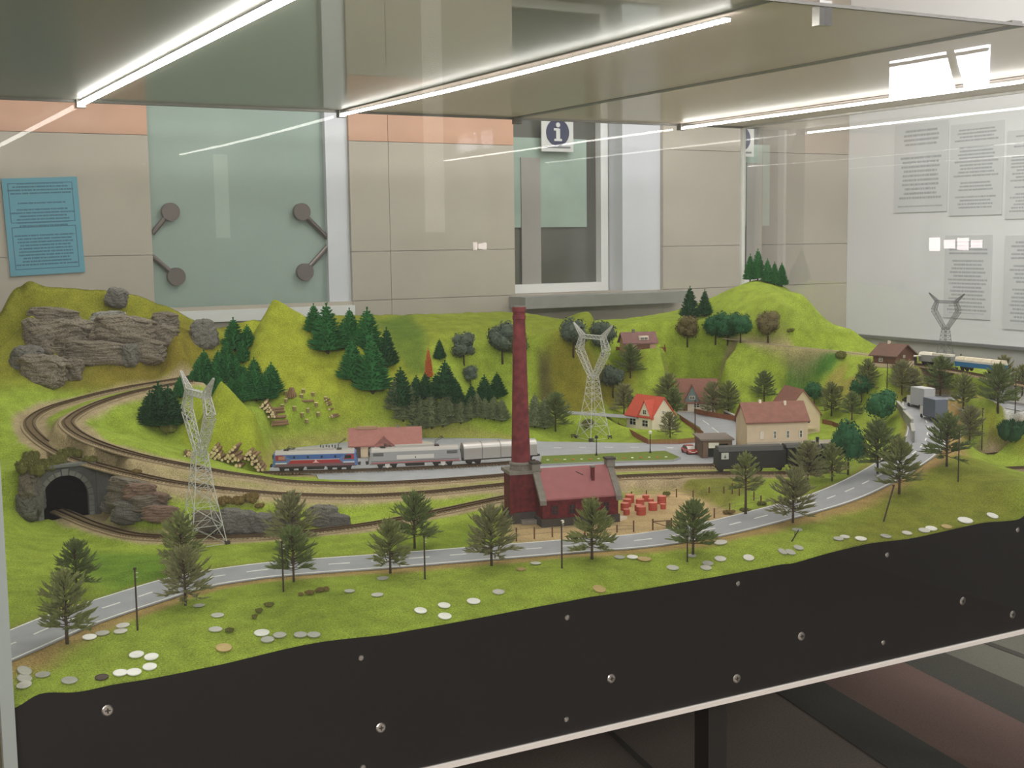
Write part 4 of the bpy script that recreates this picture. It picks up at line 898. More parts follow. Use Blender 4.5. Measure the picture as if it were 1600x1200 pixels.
def window(t,x,z,w_,h_,side='f',Wd=0,L=0,fr=winf,bars=True,gl=None):
    """a small framed window: frame, glass behind, glazing bar; side f = front (y=0), l = gable x=0, r = gable x=L"""
    gl=gl or pane_m
    def bx(mb,a0,a1,z0,z1,d0,d1):
        if side=='f': mb.box(((a0+a1)/2,-(d0+d1)/2,(z0+z1)/2),(a1-a0,d1-d0,z1-z0))
        elif side=='l': mb.box((-(d0+d1)/2,(a0+a1)/2,(z0+z1)/2),(d1-d0,a1-a0,z1-z0))
        else: mb.box((L+(d0+d1)/2,(a0+a1)/2,(z0+z1)/2),(d1-d0,a1-a0,z1-z0))
        return mb
    o=MB(); f_=.0016
    bx(o,x-w_/2,x-w_/2+f_,z,z+h_,0,.002); bx(o,x+w_/2-f_,x+w_/2,z,z+h_,0,.002); bx(o,x-w_/2,x+w_/2,z,z+f_,0,.002); bx(o,x-w_/2,x+w_/2,z+h_-f_,z+h_,0,.002)
    if bars: bx(o,x-.0005,x+.0005,z,z+h_,0,.0016); bx(o,x-w_/2,x+w_/2,z+h_*.5,z+h_*.5+.001,0,.0016)
    o=o.obj('window_frame',fr,t); bx(MB(),x-w_/2+.001,x+w_/2-.001,z+.001,z+h_-.001,-.0004,.0010).obj('pane',gl,o); return o
def brick_mat(name,c1,c2,mort,sc):
    M=bpy.data.materials.new(name); M.use_nodes=True; nt=M.node_tree; b=nt.nodes['Principled BSDF']; b.inputs['Roughness'].default_value=.8
    tc=nt.nodes.new('ShaderNodeTexCoord'); n=nt.nodes.new('ShaderNodeTexNoise'); n.inputs['Scale'].default_value=sc; n.inputs['Detail'].default_value=5; nt.links.new(tc.outputs['Object'],n.inputs['Vector'])
    r=nt.nodes.new('ShaderNodeValToRGB'); r.color_ramp.elements[0].color=(*srgb(c1),1); r.color_ramp.elements[1].color=(*srgb(c2),1); r.color_ramp.elements[0].position=.35; r.color_ramp.elements[1].position=.68; nt.links.new(n.outputs['Fac'],r.inputs['Fac']); nt.links.new(r.outputs['Color'],b.inputs['Base Color'])
    MATS[name]=M; return M
brick=brick_mat('factory_brick',(80,20,26),(112,34,38),(120,90,80),90); shaft=brick_mat('chimney_brick',(98,34,40),(130,54,58),(120,90,80),60)
gst=mat('factory_grey_stone',(128,122,114),.85,noise=.14,scale=80,bump=.4,bscale=300); dst=mat('factory_plinth',(74,68,64),.9,noise=.2,scale=60); froof=mat('factory_roof',(156,94,97),.6,noise=.08,scale=40)
# factory: boiler house
A0=P(848,824,0); A1=P(966,815,0); d_=(A1-A0)[:2]; fang=math.atan2(d_[1],d_[0]); fL=float(np.hypot(*d_)); sF=scale_at(A0)
ft=thing('boiler_house','dark red brick boiler house with wine red roof and grey gable copings','building',(A0[0],A0[1],ZL),fang)
fw=.105; he=.058; hr=.112
gable_house(ft,fL,fw,he,hr,brick,froof,.002)
MB().box((fL/2,fw/2,.0085),(fL+.006,fw+.006,.017)).obj('plinth',dst,ft)
for x in(0,fL):
    sl=(hr-he)/(fw/2)
    for sy in(0,1):
        y0,y1=(-.008,fw/2) if sy==0 else (fw+.008,fw/2); z0=he-.008*sl+.004; z1=hr+.007
        MB().prism([(y0,z0-.006),(y0,z0+.004),(y1,z1),(y1,z1-.009)],x-.007,x+.007,'x').obj('gable_coping',gst,ft)
    MB().box((x,fw/2,hr+.008),(.018,.02,.016)).obj('gable_cap',gst,ft); MB().box((x,fw/2,hr+.017),(.022,.024,.004)).obj('cap_slab',dst,ft)
MB().box((fL*.72,fw*.27,he+.044),(.007,.007,.03)).obj('stove_pipe',brick,ft); MB().box((fL*.72,fw*.27,he+.060),(.0095,.0095,.003)).obj('pipe_cap',gst,ft)
for k in range(4): window(ft,fL*(.16+.225*k),.024,.016,.022,'f',fr=brick)
MB().box((fL+.002,fw*.5,.022),(.004,.022,.044)).obj('door',mat('dark_door',(48,40,36),.7),ft)
MB().bar((fL*.5,fw*.45,hr-.004),(fL*.60,fw*.30,hr-.012),.0009,5).obj('roof_wire',dst,ft)
# factory: chimney on its square base
B0=P(800,819,0); 
sq=.060
ct=thing('factory_chimney','tall tapering red brick factory chimney on a square dark red base','chimney',(B0[0],B0[1],ZL),fang)
MB().box((sq/2,sq/2,.054),(sq,sq,.108)).obj('base_block',brick,ct)
MB().box((sq/2,sq/2,.012),(sq+.005,sq+.005,.024)).obj('plinth',dst,ct)
MB().box((sq/2,sq/2,.1095),(sq+.010,sq+.010,.007)).obj('base_slab',gst,ct)
for x_ in(0,sq): MB().box((x_,.0,.065),(.008,.006,.086)).obj('corner_pier',brick,ct)
MB().lathe([(.0235,.112),(.0235,.122),(.0255,.124),(.0255,.127),(.0215,.129)],28,(sq/2,sq/2,0)).obj('collar',gst,ct)
MB().lathe([(.0205,.128),(.0150,.38),(.0128,.470),(.0142,.472),(.0142,.480),(.0130,.482),(.0130,.488),(.0145,.490),(.0145,.500),(.0132,.501)],28,(sq/2,sq/2,0)).obj('shaft',shaft,ct,smooth=False)
MB().lathe([(.0134,.5005),(.0134,.503),(.0095,.503),(.0095,.48)],24,(sq/2,sq/2,0)).obj('rim',gst,ct)
# adjust height of the shaft to the picture
vtop=478; topz=None
pt_=np.array([B0[0]+sq/2*(math.cos(fang)-math.sin(fang)),B0[1]+sq/2*(math.sin(fang)+math.cos(fang)),0]); dz_=(pt_-CO)[:2]@f0[:2]
def z_at(u,v,p):            # height on the vertical through p that is seen at (u,v)
    d=ray(u,v); t=((np.asarray(p)-CO)[:2]@f0[:2])/(d[:2]@f0[:2]); return (CO+d*t)[2]-ZL
ztop=z_at(818,478,pt_)
for ch in ct.children:
    if ch.name.split('.')[0] in('shaft','rim'):
        k=(ztop-.128)/(.503-.128)
        for v_ in ch.data.vertices: v_.co.z=.128+(v_.co.z-.128)*k if ch.name.startswith('shaft') else ztop-.503+v_.co.z
MB().box((sq+.012,sq*.55,.04),(.03,.03,.08)).obj('link_wall',brick,ct)
MB().box((sq*.62,-.010,.005),(.04,.016,.009)).obj('step_stone',gst,ct)
# houses set by their front corner, their turn against the picture plane, and their size
def fit_house(name,label,A,z,rel,Lpx,Wd,eave,rise,wall,roof,ridge='x',over=.006,thick=.003):
    a=G(*A) if z is None else P(*A,z); s_=scale_at(a); L=Lpx*s_/math.cos(R(rel)); t=thing(name,label,'building',a,-TH+R(rel)); he=eave*s_; hr=he+rise*s_
    gable_house(t,L,Wd,he,hr,wall,roof,over,ridge,thick=thick); MB().box((L/2,Wd/2,-.012),(L,Wd,.026)).obj('footing',wall,t)
    return t,L,Wd,he,hr
def dormer(t,x0,x1,zE,zA,Wd,he,hr,wall,roof,o=.006,face=.002):
    """gabled dormer flush with the front wall, its ridge running back into the main roof"""
    xa=(x0+x1)/2; yb=Wd/2*(zA-he)/(hr-he); e=.005
    MB().add([(x0,-face,zE-.012),(x1,-face,zE-.012),(x1,-face,zE),(xa,-face,zA),(x0,-face,zE),(x0,.004,zE-.012),(x1,.004,zE-.012),(x1,.004,zE),(xa,.02,zA),(x0,.004,zE)],[(0,1,2,3,4),(9,8,7,6,5),(0,5,6,1),(1,6,7,2),(2,7,8,3),(3,8,9,4),(4,9,5,0)]).obj('dormer_wall',wall,t)
    for sx,xe in((-1,x0-e),(1,x1+e)):
        ze=zE-e*(zA-zE)/((x1-x0)/2); q=[(xa,-o,zA),(xe,-o,ze),(xa,yb+.004,zA),(xe,.004,ze)]
        MB().add(q+[(x,y,z+.003) for x,y,z in q],[(0,1,3,2),(4,6,7,5),(0,4,5,1),(1,5,7,3),(3,7,6,2),(2,6,4,0)]).obj('dormer_roof',roof,t)
cream=mat('cream_render',(205,186,160),.85,noise=.06,scale=40); pinkroof=mat('pink_tile_roof',(158,106,98),.75,noise=.08,scale=70,bump=.3,bscale=300); wht=mat('white_render',(226,214,196),.85,noise=.04,scale=40)
redroof=mat('orange_tile_roof',(196,84,66),.7,noise=.08,scale=80,bump=.3,bscale=300); brroof=mat('brown_tile_roof',(136,92,80),.75,noise=.1,scale=80,bump=.3,bscale=300); timber=mat('brown_timber',(112,76,58),.8,noise=.15,scale=60)
t,L,Wd,he,hr=fit_house('train_shed','long low shed with pink tiled roof behind the two locomotives',(548,716),.0325,5,108,.075,21,21,cream,pinkroof)
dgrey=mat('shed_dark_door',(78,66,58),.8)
for k in range(5): MB().box((L*(.1+.2*k),-.001,he*.42),(L*.09,.002,he*.8)).obj('door',dgrey,t)
dormer(t,L*.37,L*.6,he,he+.018,Wd,he,hr,pinkroof,pinkroof)
MB().box((L*.24,Wd/2,hr+.004),(L*.3,.012,.007)).obj('ridge_vent',mat('ridge_vent',(170,140,110),.8),t); MB().box((L*.68,Wd/2,hr+.004),(.006,.006,.012)).obj('flue',gst,t)
MB().prism([(L+.001,he*.92),(L+.034,he*.8),(L+.034,he*.8+.002),(L+.001,he*.92+.002)],.0,Wd*.6).obj('canopy',mat('pale_canopy',(186,180,164),.7),t); MB().bar((L+.031,.004,-.0),(L+.031,.004,he*.8),.0012,6).obj('canopy_post',dst,t)
# orange-roofed house
t,L,Wd,he,hr=fit_house('small_house','white house with orange red roof and pointed dormer inside a brown fence',(979,668),.0325,-52,35,.092,22,27,wht,redroof,over=.005)
window(t,L*.26,he*.25,L*.26,he*.55); window(t,L*.74,he*.25,L*.24,he*.5)
dormer(t,L*.5,L*.98,he*1.0,hr*.93,Wd,he,hr,wht,redroof); window(t,L*.74,he*1.12,L*.15,he*.34,'f').location=(0,-.002,0)
window(t,Wd*.5,he*1.12,Wd*.13,he*.24,'r',Wd,L)
# brown-roofed house with blue grey gable
t,L,Wd,he,hr=fit_house('small_house','house with broad brown roof and a blue grey pointed dormer at the street top',(1059,642),.036,-6,58,.085,17,30,wht,brroof,over=.008)
bgb=mat('blue_grey_boards',(116,132,134),.7); dormer(t,L*.2,L*.56,he*1.05,hr*.84,Wd,he,hr,bgb,brroof,o=.010,face=.006); window(t,L*.38,he*1.1,L*.15,he*.3,'f').location=(0,-.006,0)
MB().box((L*.2,-.001,he*.36),(L*.12,.002,he*.7)).obj('door',timber,t); window(t,L*.5,he*.3,L*.16,he*.4)
# warehouse
t,L,Wd,he,hr=fit_house('warehouse','long cream warehouse with red brown roof, row of small windows and platform canopy',(1167,722),.0325,9,98,.085,63,25,cream,brroof,over=.005)
for k in range(4): window(t,L*(.24+.215*k),he*.56,L*.055,he*.2,gl=pane_m if k else wht)
MB().prism([(-.034,he*.36),(-.034,he*.36+.003),(0,he*.46+.003),(0,he*.46)],-.002,L+.07,'x').obj('canopy',mat('canopy_grey',(160,154,140),.7),t)
for k in range(4): MB().bar((.01+L/3*k,-.028,0),(.01+L/3*k,-.028,he*.37),.0014,6).obj('canopy_post',dst,t)
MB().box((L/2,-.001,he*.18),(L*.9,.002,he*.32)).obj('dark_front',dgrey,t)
MB().box((L*.3,Wd*.5,hr+.004),(.006,.006,.012)).obj('flue',wht,t); MB().box((L*.7,Wd*.42,hr),(.006,.006,.012)).obj('flue',wht,t)
# cream gable house behind it
t,L,Wd,he,hr=fit_house('small_house','cream gable fronted house with brown roof behind the warehouse',(1226,676),.0325,12,58,.12,28,37,cream,brroof,ridge='y',over=.005)
window(t,L*.62,he*.45,L*.2,he*.25); MB().box((L*.55,-.005,.012),(L*.7,.01,.006)).obj('ledge',cream,t)
# small kiosk by the street
a,ang,L,Wd=frame3((1097,716),(1144,715),(1146,705),.0325); t=thing('kiosk','small brown open fronted kiosk with flat roof at the street corner','building',(a[0],a[1],ZL+.0325),ang); h=.046
kb=mat('kiosk_brown',(112,92,78),.85,noise=.1,scale=60)
mb=MB(); mb.box((.001,Wd/2,h/2),(.002,Wd,h)); mb.box((L-.001,Wd/2,h/2),(.002,Wd,h)); mb.box((L/2,Wd-.001,h/2),(L,.002,h)); mb.box((L*.1,.001,h/2),(L*.2,.002,h)); mb.box((L*.93,.001,h/2),(L*.14,.002,h)); mb.box((L*.53,.001,h*.9),(L*.68,.002,h*.2)); mb.obj('walls',kb,t)
MB().box((L/2,Wd/2,h+.002),(L+.010,Wd+.010,.004)).obj('roof',mat('kiosk_roof',(122,112,104),.8),t); MB().box((L*.53,.02,h*.4),(L*.68,.004,h*.8)).obj('inside_shade',pane_m,t)  # dark sheet put in for the shade behind the open front
MB().box((L*.38,-.001,h*.72),(L*.34,.002,h*.3)).obj('sign_board',winf,t)
# hillside house
t,L,Wd,he,hr=fit_house('small_house','small house with purple brown roof and white dormer on the back hillside',(976,548),.236,10,50,.062,13,13,mat('pink_render',(196,162,140),.85),mat('purple_roof',(132,98,96),.8,noise=.1,scale=60),over=.007)
MB().box((L*.62,Wd*.2,he+.012),(L*.3,.02,.014)).obj('dormer',wht,t); window(t,L*.62,he+.007,L*.26,.009,'f').location=(0,Wd*.2-.011,0); MB().box((L*.36,Wd*.5,hr+.004),(.008,.008,.018)).obj('chimney',gst,t)
MB().box((L*.6,-.001,he*.4),(L*.4,.002,he*.6)).obj('dark_front',timber,t)
# wooden station at the far end
t,L,Wd,he,hr=fit_house('wooden_station','brown wooden station with wide dark roof and cream base at the far end',(1364,573),.2,-50,26,.095,20,14,timber,mat('dark_brown_roof',(108,80,70),.8,noise=.1,scale=60),over=.010)
MB().box((L+.002,Wd*.72,he*.22),(.005,Wd*.5,he*.44)).obj('cream_base',cream,t); MB().box((L*.5,-.002,he*.16),(L*.98,.005,he*.3)).obj('cream_base',cream,t); window(t,Wd*.45,he*.75,Wd*.1,he*.2,'r',Wd,L); window(t,L*.35,he*.45,L*.16,he*.3); MB().box((L*.3,Wd*.5,hr+.004),(.007,.007,.016)).obj('chimney',wht,t)
MB().box((L*.5,Wd+.03,he*.72),(L*.8,.06,.003)).obj('white_awning',winf,t); MB().box((L*.5,Wd+.028,he*.3),(L*.5,.045,he*.6)).obj('dark_annex',dst,t)
# fences
fence_m=mat('fence_brown',(134,82,56),.85,noise=.15,scale=80)
def picket_fence(l,z,label,h=.012):
    p=[G(u,v) if z is None else P(u,v,z) for u,v in l]; o=p[0]; t=thing('picket_fence',label,'fence',o); pk=MB(); rl=MB()
    for a,b in zip(p,p[1:]):
        n=max(2,int(np.linalg.norm((b-a)[:2])/.0034)); an=math.atan2(b[1]-a[1],b[0]-a[0])
        for k in range(n):
            q=a+(b-a)*k/n-o; pk.box((q[0],q[1],q[2]+h/2),(.0024,.0008,h+.004),an)
        for zz in(.3,.75): rl.bar(a-o+np.array([0,0,h*zz]),b-o+np.array([0,0,h*zz]),.0008,4)
    x=pk.obj('pickets',fence_m,t); x['kind']='stuff'; rl.obj('rails',fence_m,t)
picket_fence([(968,656),(966,668),(1013,694),(1060,694),(1098,690),(1099,682),(1062,655)],.0325,'brown picket fence around the orange roofed house')
picket_fence([(1085,645),(1110,650),(1150,657)],.036,'brown fence below the brown roofed house')
picket_fence([(1285,662),(1300,665),(1330,680)],None,'brown fence behind the cream gable house')
picket_fence([(963,548),(990,553),(1040,549),(1038,541)],None,'brown fence around the hillside house')
def wire_fence(posts,label,z=None,hpx=None):
    p=[G(u,v1) for u,v0,v1 in posts]; o=p[0]; t=thing('wire_fence',label,'fence',o); 
    for (u,v0,v1),q in zip(posts,p): h=(v1-v0)*scale_at(q); MB().box(tuple(q-o+np.array([0,0,h/2-.002])),(.0022,.0022,h+.004)).obj('post',timber,t)
    for a,b,(u,v0,v1) in zip(p,p[1:],posts):
        for k in(.4,.85): h=(v1-v0)*scale_at(a)*k; MB().bar(a-o+np.array([0,0,h]),b-o+np.array([0,0,h]),.00035,3).obj('wire',gst,t)
wire_fence([(786,785,803),(807,824,846),(835,823,842),(863,822,839),(914,822,836),(964,820,832),(990,813,831)],'wire fence on thin posts between the factory and the road')
wire_fence([(1116,794,809),(1140,786,798),(1189,774,787),(1178,768,782),(1155,763,775),(1144,755,772),(1131,760,771),(1108,761,770),(1083,766,777),(1057,764,777),(1010,766,776),(987,768,777)],'wire fence on thin posts behind the red drums and around the yard end')
ga=G(1020,828); gb=G(1049,826); an=math.atan2(gb[1]-ga[1],gb[0]-ga[0]); gl_=float(np.linalg.norm((gb-ga)[:2])); t=thing('yard_gate','brown framed gate with a diagonal brace at the yard entrance','gate',ga,an)
hh=.021; 
for x in(0,gl_): MB().box((x,0,hh/2),(.0026,.0026,hh+.004)).obj('gate_post',timber,t)
MB().bar((0,0,hh*.85),(gl_,0,hh*.85),.0011,4).obj('top_rail',timber,t); MB().bar((0,0,hh*.8),(gl_,0,hh*.12),.0009,4).obj('brace',timber,t); MB().box((gl_*.85,0,hh*.5),(gl_*.28,.001,hh*.8)).obj('mesh_panel',mat('gate_mesh',(120,100,76),.9),t)
# retaining walls of the road bridge
conc=mat('bridge_concrete',(146,146,142),.85,noise=.1,scale=50)
def wall_strip(l,label,h,name='retaining_wall',M=conc,th=.006,down=.09):
    p=[P(u,v,z) for u,v,z in l]; o=p[0]; t=thing(name,label,'wall',o); 
    for a,b in zip(p,p[1:]):
        c=(a+b)/2-o; an=math.atan2(b[1]-a[1],b[0]-a[0]); Ls=float(np.linalg.norm((b-a)[:2]))
        MB().box((c[0],c[1],c[2]+(h-down)/2),(Ls+.004,th,h+down),an).obj('wall_panel',M,t); MB().box((c[0],c[1],c[2]+h+.001),(Ls+.006,th*1.6,.003),an).obj('coping',mat('coping_light',(176,176,170),.8),t)
wall_strip([(1402,636,.1),(1413,650,.096),(1425,668,.088),(1427,690,.072)],'grey concrete parapet on the inner side of the road bend',.018)
wall_strip([(1490,640,.1),(1503,652,.094),(1512,664,.086)],'grey parapet beside the dark grey lorry',.016)
wall_strip([(1408,619,.108),(1440,617,.108)],'low grey end wall at the road top behind the pale lorry',.012,down=.03)
wall_strip([(1133,646,.04),(1150,657,.034),(1160,668,.034)],'dark low wall along the street edge beside the warehouse',.010,M=dst,down=.02)
# ------------------------------------------------------------------ trains
def on_path(path,u):
    """point of a path seen at column u"""
    q=path-CO; uu=800+F*(q@CR)/(q@CF); k=int(np.abs(uu-u).argmin()); return path[k]
wheel_m=mat('wheel_dark',(44,40,38),.5,.4); under=mat('underframe',(52,46,42),.7); wrim=mat('wheel_rim_white',(205,200,192),.5)
def bogies(t,L,xs,wb=.031,rad=.0062,rim=None,side=.011):
    for x in xs:
        b=MB().box((x,0,.0105),(wb+.016,.018,.006)).obj('bogie',under,t)
        for s in(-1,1): MB().box((x,s*.0105,.0095),(wb+.012,.0016,.006)).obj('side_frame',under,b)
        for dx in(-wb/2,0,wb/2) if wb>.035 else (-wb/2,wb/2):
            for s in(-1,1): MB().bar((x+dx,s*.0068,rad),(x+dx,s*.0094,rad),rad,16).obj('wheel',wheel_m,b)
            if rim:
                for s in(-1,1): MB().bar((x+dx,s*.0114,rad+.002),(x+dx,s*.0122,rad+.002),rad*.9,16).obj('axle_cover',rim,b)
def body_section(W2,z0,z1,zr): return [(-W2,z0),(W2,z0),(W2,z1),(W2*.82,zr-.003),(W2*.5,zr),(-W2*.5,zr),(-W2*.82,zr-.003),(-W2,z1)]
def plate(t,poly,y,th,M,name='panel',parent=None):
    o=None
    for s in(-1,1):
        a,b=(s*y,s*(y+th)); o=MB().prism(poly,min(a,b),max(a,b),'y').obj(name,M,parent or t)
    return o
def grow(t,k): t.scale=k; return t
def panto(t,x,z,raised=0,s=1):
    m_=mat('pantograph_dark',(66,58,54),.5,.5); h=.006+raised*.016; mb=MB()
    for y in(-.008,.008): mb.bar((x-.012,y,z+.001),(x+.012*s,y*.9,z+h*.55),.0006,4); mb.bar((x+.012*s,y*.9,z+h*.55),(x-.006*s,y*1.1,z+h),.0006,4)
    mb.bar((x-.006*s,-.015,z+h),(x-.006*s,.015,z+h),.0009,4); mb.bar((x-.002*s,-.015,z+h),(x-.002*s,.015,z+h),.0009,4); mb.box((x-.01,0,z+.001),(.012,.018,.002)); mb.obj('pantograph',m_,t)
def loco(label,a,b,z,kind):
    d=b-a; L=float(np.hypot(*d[:2])); an=math.atan2(d[1],d[0]); c=(a+b)/2; t=thing('electric_locomotive',label,'locomotive',(c[0],c[1],ZL+z+.0062),an)
    h=L/2; W2=.0168; z0,z1,zr=.0115,.036,.0425
    side={'e':(86,112,160),'g':(150,150,152)}[kind]
    bm=mat('loco_body_'+kind,side,.45)
    # body shell: sides straight, cab ends raked
    sec=body_section(W2,z0,z1,zr); vs=[]; xs=[(-h,.0),(-h+.007,1),(h-.007,1),(h,.0)]
    for x,k in xs:
        for y,zz in sec: vs.append((x if k else x*(1) + (0.004*(1 if x<0 else -1) if zz>.024 else 0),y*(1 if k else .9),zz if k else min(zz,.039)))
    n=8; fs=[(k*n+i,k*n+(i+1)%n,(k+1)*n+(i+1)%n,(k+1)*n+i) for k in range(3) for i in range(n)]+[tuple(range(n)),tuple(reversed(range(3*n,4*n)))]
    MB().add(vs,fs).obj('body',bm,t)
    roofm=mat('loco_roof',(176,172,168),.6)
    MB().prism([(-W2*.98,z1+.0004),(W2*.98,z1+.0004),(W2*.83,zr-.0022),(W2*.5,zr+.0008),(-W2*.5,zr+.0008),(-W2*.83,zr-.0022)],-h+.008,h-.008,'x').obj('roof',roofm,t)
    MB().box((0,0,zr+.003),(L*.42,.014,.004)).obj('roof_hatch',roofm,t)
    MB().box((0,0,.0125),(L-.006,.026,.005)).obj('underframe',under,t)
    MB().box((0,0,.0075),(L*.2,.022,.007)).obj('equipment_box',under,t)
    for s in(-1,1):
        for y in(-.0085,.0085): MB().bar((s*(h-.002),y,.0125),(s*(h+.006),y,.0125),.0019,8,.0026).obj('buffer',under,t)
        MB().box((s*(h-.002),0,.031),(.0025,.022,.008)).obj('windscreen',pane_m,t)
    if kind=='e':
        red=mat('loco_red',(150,40,50),.45); blue=mat('loco_blue',(58,92,156),.45); whl=mat('loco_white_line',(188,196,206),.5); skirt=mat('loco_skirt',(106,78,84),.6)
        plate(t,[(-h+.008,z0),(h-.008,z0),(h-.008,z0+.006),(-h+.008,z0+.006)],W2,.0006,skirt,'skirt_band')
        plate(t,[(-L*.32,z0+.006),(L*.32,z0+.006),(L*.28,z0+.0135),(-L*.28,z0+.0135)],W2,.0007,red,'red_band')
        plate(t,[(-h+.008,z0+.006),(-L*.33,z0+.006),(-L*.33,z0+.0085),(-h+.008,z0+.0085)],W2,.0007,whl,'white_line'); plate(t,[(L*.33,z0+.006),(h-.008,z0+.006),(h-.008,z0+.0085),(L*.33,z0+.0085)],W2,.0007,whl,'white_line')
        plate(t,[(-L*.285,z0+.0135),(L*.285,z0+.0135),(L*.285,z0+.0145),(-L*.285,z0+.0145)],W2,.0008,whl,'white_line')
        plate(t,[(-L*.28,z0+.0148),(L*.28,z0+.0148),(L*.34,z1-.001),(-L*.34,z1-.001)],W2,.0006,blue,'blue_band')
        for s in(-1,1):
            pl=[(s*(h-.009),z0+.013),(s*L*.33,z0+.013),(s*L*.37,z1-.001),(s*(h-.009),z1-.001)]; plate(t,pl if s>0 else pl[::-1],W2,.0006,red,'cab_panel')
            xx=s*(h-.024); plate(t,[(xx-.008,z0+.015),(xx+.008,z0+.015),(xx+.008,z0+.0215),(xx-.008,z0+.0215)],W2,.001,mat('cab_window_tan',(168,120,104),.3) if s<0 else pane_m,'cab_window')
        for k in range(4):
            x=-L*.24+L*.16*k
            for s in(-1,1): MB().bar((x,s*W2,z0+.0195),(x,s*(W2+.0014),z0+.0195),.0027,14).obj('porthole',mat('porthole_navy',(24,34,70),.3),t)
        plate(t,[(-.006,z0+.0075),(.010,z0+.0075),(.005,z0+.010),(.002,z0+.0145),(-.001,z0+.010)],W2,.0012,mat('loco_emblem',(222,176,180),.5),'emblem')
        panto(t,-L*.29,zr+.001); panto(t,L*.33,zr+.001,.9,-1)
        for k in range(6): MB().bar((L*(.06+.035*k),.004*(-1)**k,zr+.003),(L*(.06+.035*k),.004*(-1)**k,zr+.010),.0012,6).obj('insulator',mat('insulator_dark',(52,46,44),.5),t)
        bogies(t,L,(-L*.28,L*.28),.046)
    else:
        pale=mat('loco_pale_panel',(196,192,188),.5); redl=mat('loco_red_line',(158,70,72),.5); slat=mat('loco_grille',(84,84,86),.5)
        plate(t,[(-L*.2,z0+.0085),(L*.2,z0+.0085),(L*.2,z0+.017),(-L*.2,z0+.017)],W2,.0008,pale,'pale_panel'); plate(t,[(-h+.006,z0+.001),(h-.006,z0+.001),(h-.006,z0+.003),(-h+.006,z0+.003)],W2,.0008,redl,'red_line')
        plate(t,[(-h+.006,z0+.005),(h-.006,z0+.005),(h-.006,z0+.006),(-h+.006,z0+.006)],W2,.0007,slat,'groove_line')
        for s in(-1,1):
            for k in range(4): zz=z0+.0165+.0017*k; xx=s*(h-.024); plate(t,[(xx-.013,zz),(xx+.013,zz),(xx+.013,zz+.0011),(xx-.013,zz+.0011)],W2,.0009,slat,'grille_slat')
        plate(t,[(-.002,z0+.0105),(.002,z0+.0105),(0,z0+.015)],W2,.0014,mat('emblem_dark',(60,60,62),.5),'emblem')
        panto(t,-L*.3,zr+.001); panto(t,L*.28,zr+.001,.75,-1); bogies(t,L,(-L*.3,L*.3),.034,rim=None)
        for s in(-1,1):
            for sy in(-1,1): MB().bar((s*L*.3,sy*.0125,.0085),(s*L*.3,sy*.0136,.0085),.006,18).obj('wheel_cover',wrim,t)
    return t
zs=.032
loco('blue and red electric locomotive with grey roof, standing first beside the timber pile',on_path(siding,423),on_path(siding,562),zs,'e').scale=(1,1.08,1.2)
loco('grey electric locomotive with pale side panel coupled behind the blue and red one',on_path(siding,569),on_path(siding,714),zs,'g').scale=(1,1.08,1.2)
a,b=on_path(siding,722),on_path(siding,836); d=b-a; L=float(np.hypot(*d[:2])); c=(a+b)/2
t=thing('covered_wagon','silver round topped covered wagon behind the grey locomotive','wagon',(c[0],c[1],ZL+zs+.0062),math.atan2(d[1],d[0])); silver=mat('silver_cover',(196,194,192),.3,.55)
t.scale=(1,1.08,1.2); W2=.0172; prof=[(-W2,.013),(W2,.013),(W2,.034)]+[(W2*math.cos(q),.034+.013*math.sin(q)) for q in np.linspace(.2,math.pi-.2,9)]+[(-W2,.034)]
for k in range(4):
    x0=-L/2+.003+(L-.006)/4*k; MB().prism(prof,x0+.0008,x0+(L-.006)/4-.0008,'x').obj('cover_section',silver,t)
    if k: MB().prism([(y*1.03,z if z<.02 else .013+(z-.013)*1.03) for y,z in prof],x0-.0012,x0+.0012,'x').obj('cover_rib',mat('cover_rib',(150,148,146),.4,.5),t)
MB().box((0,0,.0115),(L,.03,.003)).obj('underframe',under,t); bogies(t,L,(-L*.34,L*.34),.022)
for s in(-1,1):
    for y in(-.0085,.0085): MB().bar((s*L/2,y,.0115),(s*(L/2+.006),y,.0115),.0018,8,.0026).obj('buffer',under,t)
plate(t,[(L*.2,.016),(L*.23,.016),(L*.23,.02),(L*.2,.02)],W2,.0008,mat('wagon_label',(220,220,216),.5),'label_plate')
# black steam engine with tender, in front of the warehouse
a,b=on_path(outer,1118),on_path(outer,1290); d=b-a; L=float(np.hypot(*d[:2])); t=thing('steam_locomotive','black steam locomotive and tender half hidden by trees before the warehouse','locomotive',(a[0],a[1],ZL+.03+.0062),math.atan2(d[1],d[0]))
blk=mat('loco_black',(36,36,36),.5,noise=.15,scale=50); blk2=mat('loco_black_top',(70,70,68),.6)
TL=L*.62; t.scale=(1,1.15,1.3)
MB().box((TL/2,0,.026),(TL-.006,.034,.028)).obj('tender_body',blk,t); MB().prism([(-.017,.040),(.017,.040),(.012,.048),(-.012,.048)],.006,TL-.01,'x').obj('tender_top',blk2,t)
MB().box((TL/2,0,.0095),(TL-.01,.026,.006)).obj('tender_frame',under,t)
plate(t,[(.012,.026),(.03,.026),(.03,.038),(.012,.038)],.0172,.0006,mat('badge_pale',(190,192,188),.6),'badge'); plate(t,[(.018,.028),(.024,.028),(.0215,.035)],.0178,.0005,mat('badge_mark',(90,96,94),.6),'badge_mark')
MB().prism([(TL,.012),(TL+.038,.012),(TL+.038,.044),(TL,.044)],-.017,.017,'y').obj('cab',blk,t); MB().prism([(-.019,.044),(.019,.044),(.012,.049),(-.012,.049)],TL-.003,TL+.042,'x').obj('cab_roof',blk2,t)
plate(t,[(TL+.010,.034),(TL+.026,.034),(TL+.026,.041),(TL+.010,.041)],.0171,.0006,pane_m,'cab_window')
